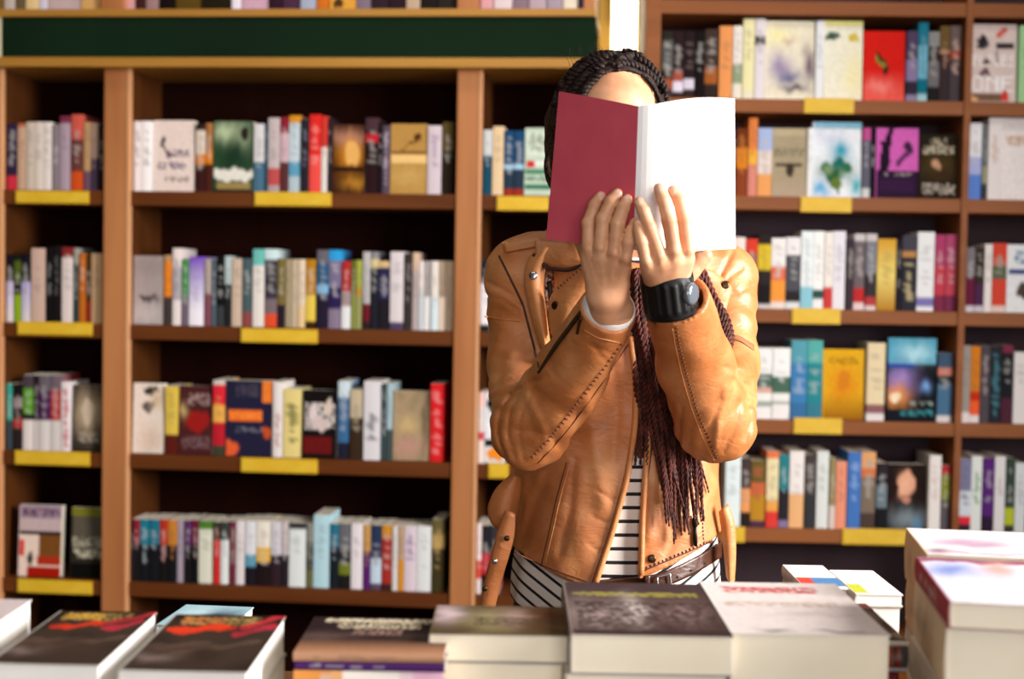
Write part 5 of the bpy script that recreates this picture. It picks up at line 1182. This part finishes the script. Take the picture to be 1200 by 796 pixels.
# braids lying on the head
def onhead(pts, off):
    out = []
    B_ = bhair
    for x, y in smooth_pts(pts, 24, 1):
        p, nr, ok = hit(B_, x, y, 1.83)
        out.append(p + off * nr)
    return np.array(out)
bhair = bvh_of([hair])
for pts in ([(716, 78), (736, 74), (752, 80), (766, 92), (776, 108), (781, 122)], [(722, 69), (742, 66), (759, 74), (772, 90), (781, 108)], [(706, 84), (694, 95), (686, 106), (678, 118)], [(710, 75), (694, 82), (680, 97), (668, 116)],
            [(712, 67), (692, 73), (672, 90), (660, 112)], [(720, 64), (700, 64), (678, 76), (658, 100), (650, 125)], [(662, 112), (654, 140), (650, 170)], [(672, 104), (664, 130), (658, 165)], [(728, 66), (726, 72), (722, 80)], [(730, 62), (740, 62), (752, 67)]):
    braid(onhead(pts, .001), .0052, mat=HAIR, taper=False, pitch=.013)
# stray strand by the cheek and fly-away hairs
braid([U(x, y, 1.80) for x, y in ((650, 168), (643, 180), (640, 192), (643, 205), (650, 214))], .0022, mat=HAIR)
parts = []
for k in range(14):
    x0 = 668 + k * 4.2; y0 = 74 - 6 * math.sin(k / 14 * 3); parts.append(tube_me('h', smooth_pts([U(x0, y0 + 4, 1.86), U(x0 - 3 - k % 3, y0 - 6, 1.86), U(x0 - 12 + (k * 7) % 11, y0 - 12 - (k * 5) % 7, 1.86)], 8, 1), .00022, 4))
v, f = join_vf(parts); obj('flyaway_hair', mesh('flyaway_hair', v, f, True), HAIR, hair)
# long braids falling over the chest
def fall(pts, n=40, lift=.004, jit=2.2):
    P = smooth_pts(pts, n, 2); ph = random.uniform(0, 6); fq = random.uniform(.1, .2); out = []; last = 1.85
    for i, (x, y) in enumerate(P):
        x += jit * math.sin(ph + i * fq * 2)
        p, nr, ok = hit(BT, x, y, last)
        if not ok or p[1] > 1.95: p = U(x, y, last)
        last = p[1]; d = (CAM - p) / np.linalg.norm(CAM - p); out.append(p + d * lift)
    Q = np.array(out)
    for _ in range(6): Q[1:-1] = .25 * Q[:-2] + .5 * Q[1:-1] + .25 * Q[2:]
    return Q
for k in range(36):
    f_ = (k * 0.382) % 1; g = random.random()
    top = 742 + 26 * f_; m1 = 760 + 34 * f_; m2 = 767 + 46 * f_ + random.uniform(-3, 3); ex = 778 + 46 * f_ + random.uniform(-5, 5); ey = 560 + 92 * g * (1 - .3 * abs(2 * f_ - 1))
    braid(fall([(top, 315), (748 + 22 * f_, 370), (m1 - 4, 430), (m2, 500), (mix(m2, ex, .5) + random.uniform(-4, 4), 0.5 * (500 + ey)), (ex, ey)], lift=.003 + .014 * random.random(), jit=random.uniform(1.5, 3.8)), random.uniform(.0024, .0040))
for k in range(7):
    braid(fall([(744 + 3 * k, 318), (742 + 3 * k, 380), (746 + 2.2 * k, 440), (747 + 1.8 * k, 490), (746 + 2 * k, 545 - 8 * (k % 3))], lift=.004 + .002 * (k % 3), jit=1.5), .0036)
for k in range(5):
    o_ = k * 2.6
    braid(fall([(808 + o_, 308), (824 + o_, 338), (841 + o_ * .9, 370), (852 + o_ * .7, 398), (857 - k, 418 + k * 2)], lift=.026 + .005 * (k % 2), jit=1.2), .0040)
for k in range(3):
    braid(fall([(752 + 3 * k, 318), (744 + 3 * k, 350), (742 + 5 * k, 385), (752 + 4 * k, 430), (768 + 3 * k, 480)], lift=.008, jit=1.5), .0036)

# ------------------------------------------------------------------ the open book in the hands
def patch(rows):      # rows: list of (points along the row)
    return np.array(rows)
nr_ = 14
def edge(a, b, n): return np.array([mix(a, b, i / n) for i in range(n + 1)])
LT_, LB_ = U(655, 107, 1.602), U(640, 281, 1.648); S1T, S1B = U(748, 124.5, 1.546), U(742, 293, 1.590); S2T, S2B = U(770.5, 121.5, 1.546), U(768, 297, 1.590); RT_, RB_ = U(861, 116.5, 1.612), U(862, 291.5, 1.655)
RM_ = U(845, 113.5, 1.598)
rows = []
for i in range(nr_ + 1):
    t = i / nr_; l, s1, s2, r = mix(LT_, LB_, t), mix(S1T, S1B, t), mix(S2T, S2B, t), mix(RT_, RB_, t); row = []
    for k in range(11): row.append(mix(l, s1, k / 10) + np.array([0, -.003 * math.sin(math.pi * k / 10), 0]))
    for k in range(1, 4): row.append(mix(s1, s2, k / 4) + np.array([0, -.0012 * math.sin(math.pi * k / 4), 0]))
    for k in range(13): row.append(mix(s2, r, k / 12) + np.array([0, -.004 * math.sin(math.pi * k / 12), .0035 * math.sin(math.pi * min(1, k / 12 * .92)) * (1 - t)]))
    rows.append(row)
G_ = np.array(rows); nc = G_.shape[1]
def slab(G_, back, name, mats, midx, parent=None):
    B_ = G_ + back; V = list(G_.reshape(-1, 3)) + list(B_.reshape(-1, 3)); o = len(V) // 2; R_, C_ = G_.shape[:2]; F = []; MI = []
    for i in range(R_ - 1):
        for j in range(C_ - 1):
            a_ = i * C_ + j; F.append((a_, a_ + C_, a_ + C_ + 1, a_ + 1)); MI.append(midx(j)); F.append((o + a_, o + a_ + 1, o + a_ + C_ + 1, o + a_ + C_)); MI.append(len(mats) - 1)
        F.append((i * C_, o + i * C_, o + (i + 1) * C_, (i + 1) * C_)); MI.append(0); F.append((i * C_ + C_ - 1, (i + 1) * C_ + C_ - 1, o + (i + 1) * C_ + C_ - 1, o + i * C_ + C_ - 1)); MI.append(len(mats) - 1)
    for j in range(C_ - 1):
        F.append((j, j + 1, o + j + 1, o + j)); MI.append(len(mats) - 1); a_ = (R_ - 1) * C_ + j; F.append((a_, o + a_, o + a_ + 1, a_ + 1)); MI.append(len(mats) - 1)
    me = mesh(name, V, F)
    for m_ in mats: me.materials.append(m_)
    me.polygons.foreach_set('material_index', MI); me.polygons.foreach_set('use_smooth', [True] * len(F)); me.update(); return obj(name, me, None, parent)
MAR = noisy('maroon_card_cover', 'c44c5c', 'cc5262', 30, .5); WHT = simple('white_card_cover', 'd2d0d0', .5)
ob = slab(G_, np.array([0, .0013, 0]), 'open_book', [MAR, WHT], lambda j: 0 if j < 10 else 1)
ob.data.polygons.foreach_set('use_smooth', [False] * len(ob.data.polygons))
tag(ob, 'open paperback with maroon back cover, white spine and white front, held before the face', 'book')
sh = np.array([0, 0, -.0008])
slab(G_[:, :11] + np.array([0, .0022, 0]) + .0 * sh, np.array([.001, .007, 0]), 'pages', [MAT['pagew']], lambda j: 0, ob)
slab(G_[:, 13:] + np.array([0, .0022, 0]), np.array([-.001, .009, 0]), 'pages', [MAT['pagew']], lambda j: 0, ob)
# price label half hidden by the fingers
def onleft(x, y, off):
    u_ = np.clip((x - 647) / 97, 0, 1); t = np.clip((y - 115) / 172, 0, 1); l, s1 = mix(LT_, LB_, t), mix(S1T, S1B, t); Yv = mix(l, s1, u_)[1] - .003 * math.sin(math.pi * u_) - off
    return U(x, y, Yv)
gl = np.array([[onleft(mix(680.5, 708, j / 6), mix(247, 263, i / 4), .0012) for j in range(7)] for i in range(5)])
slab(gl, np.array([0, .0003, 0]), 'barcode_label', [WHT], lambda j: 0, ob)
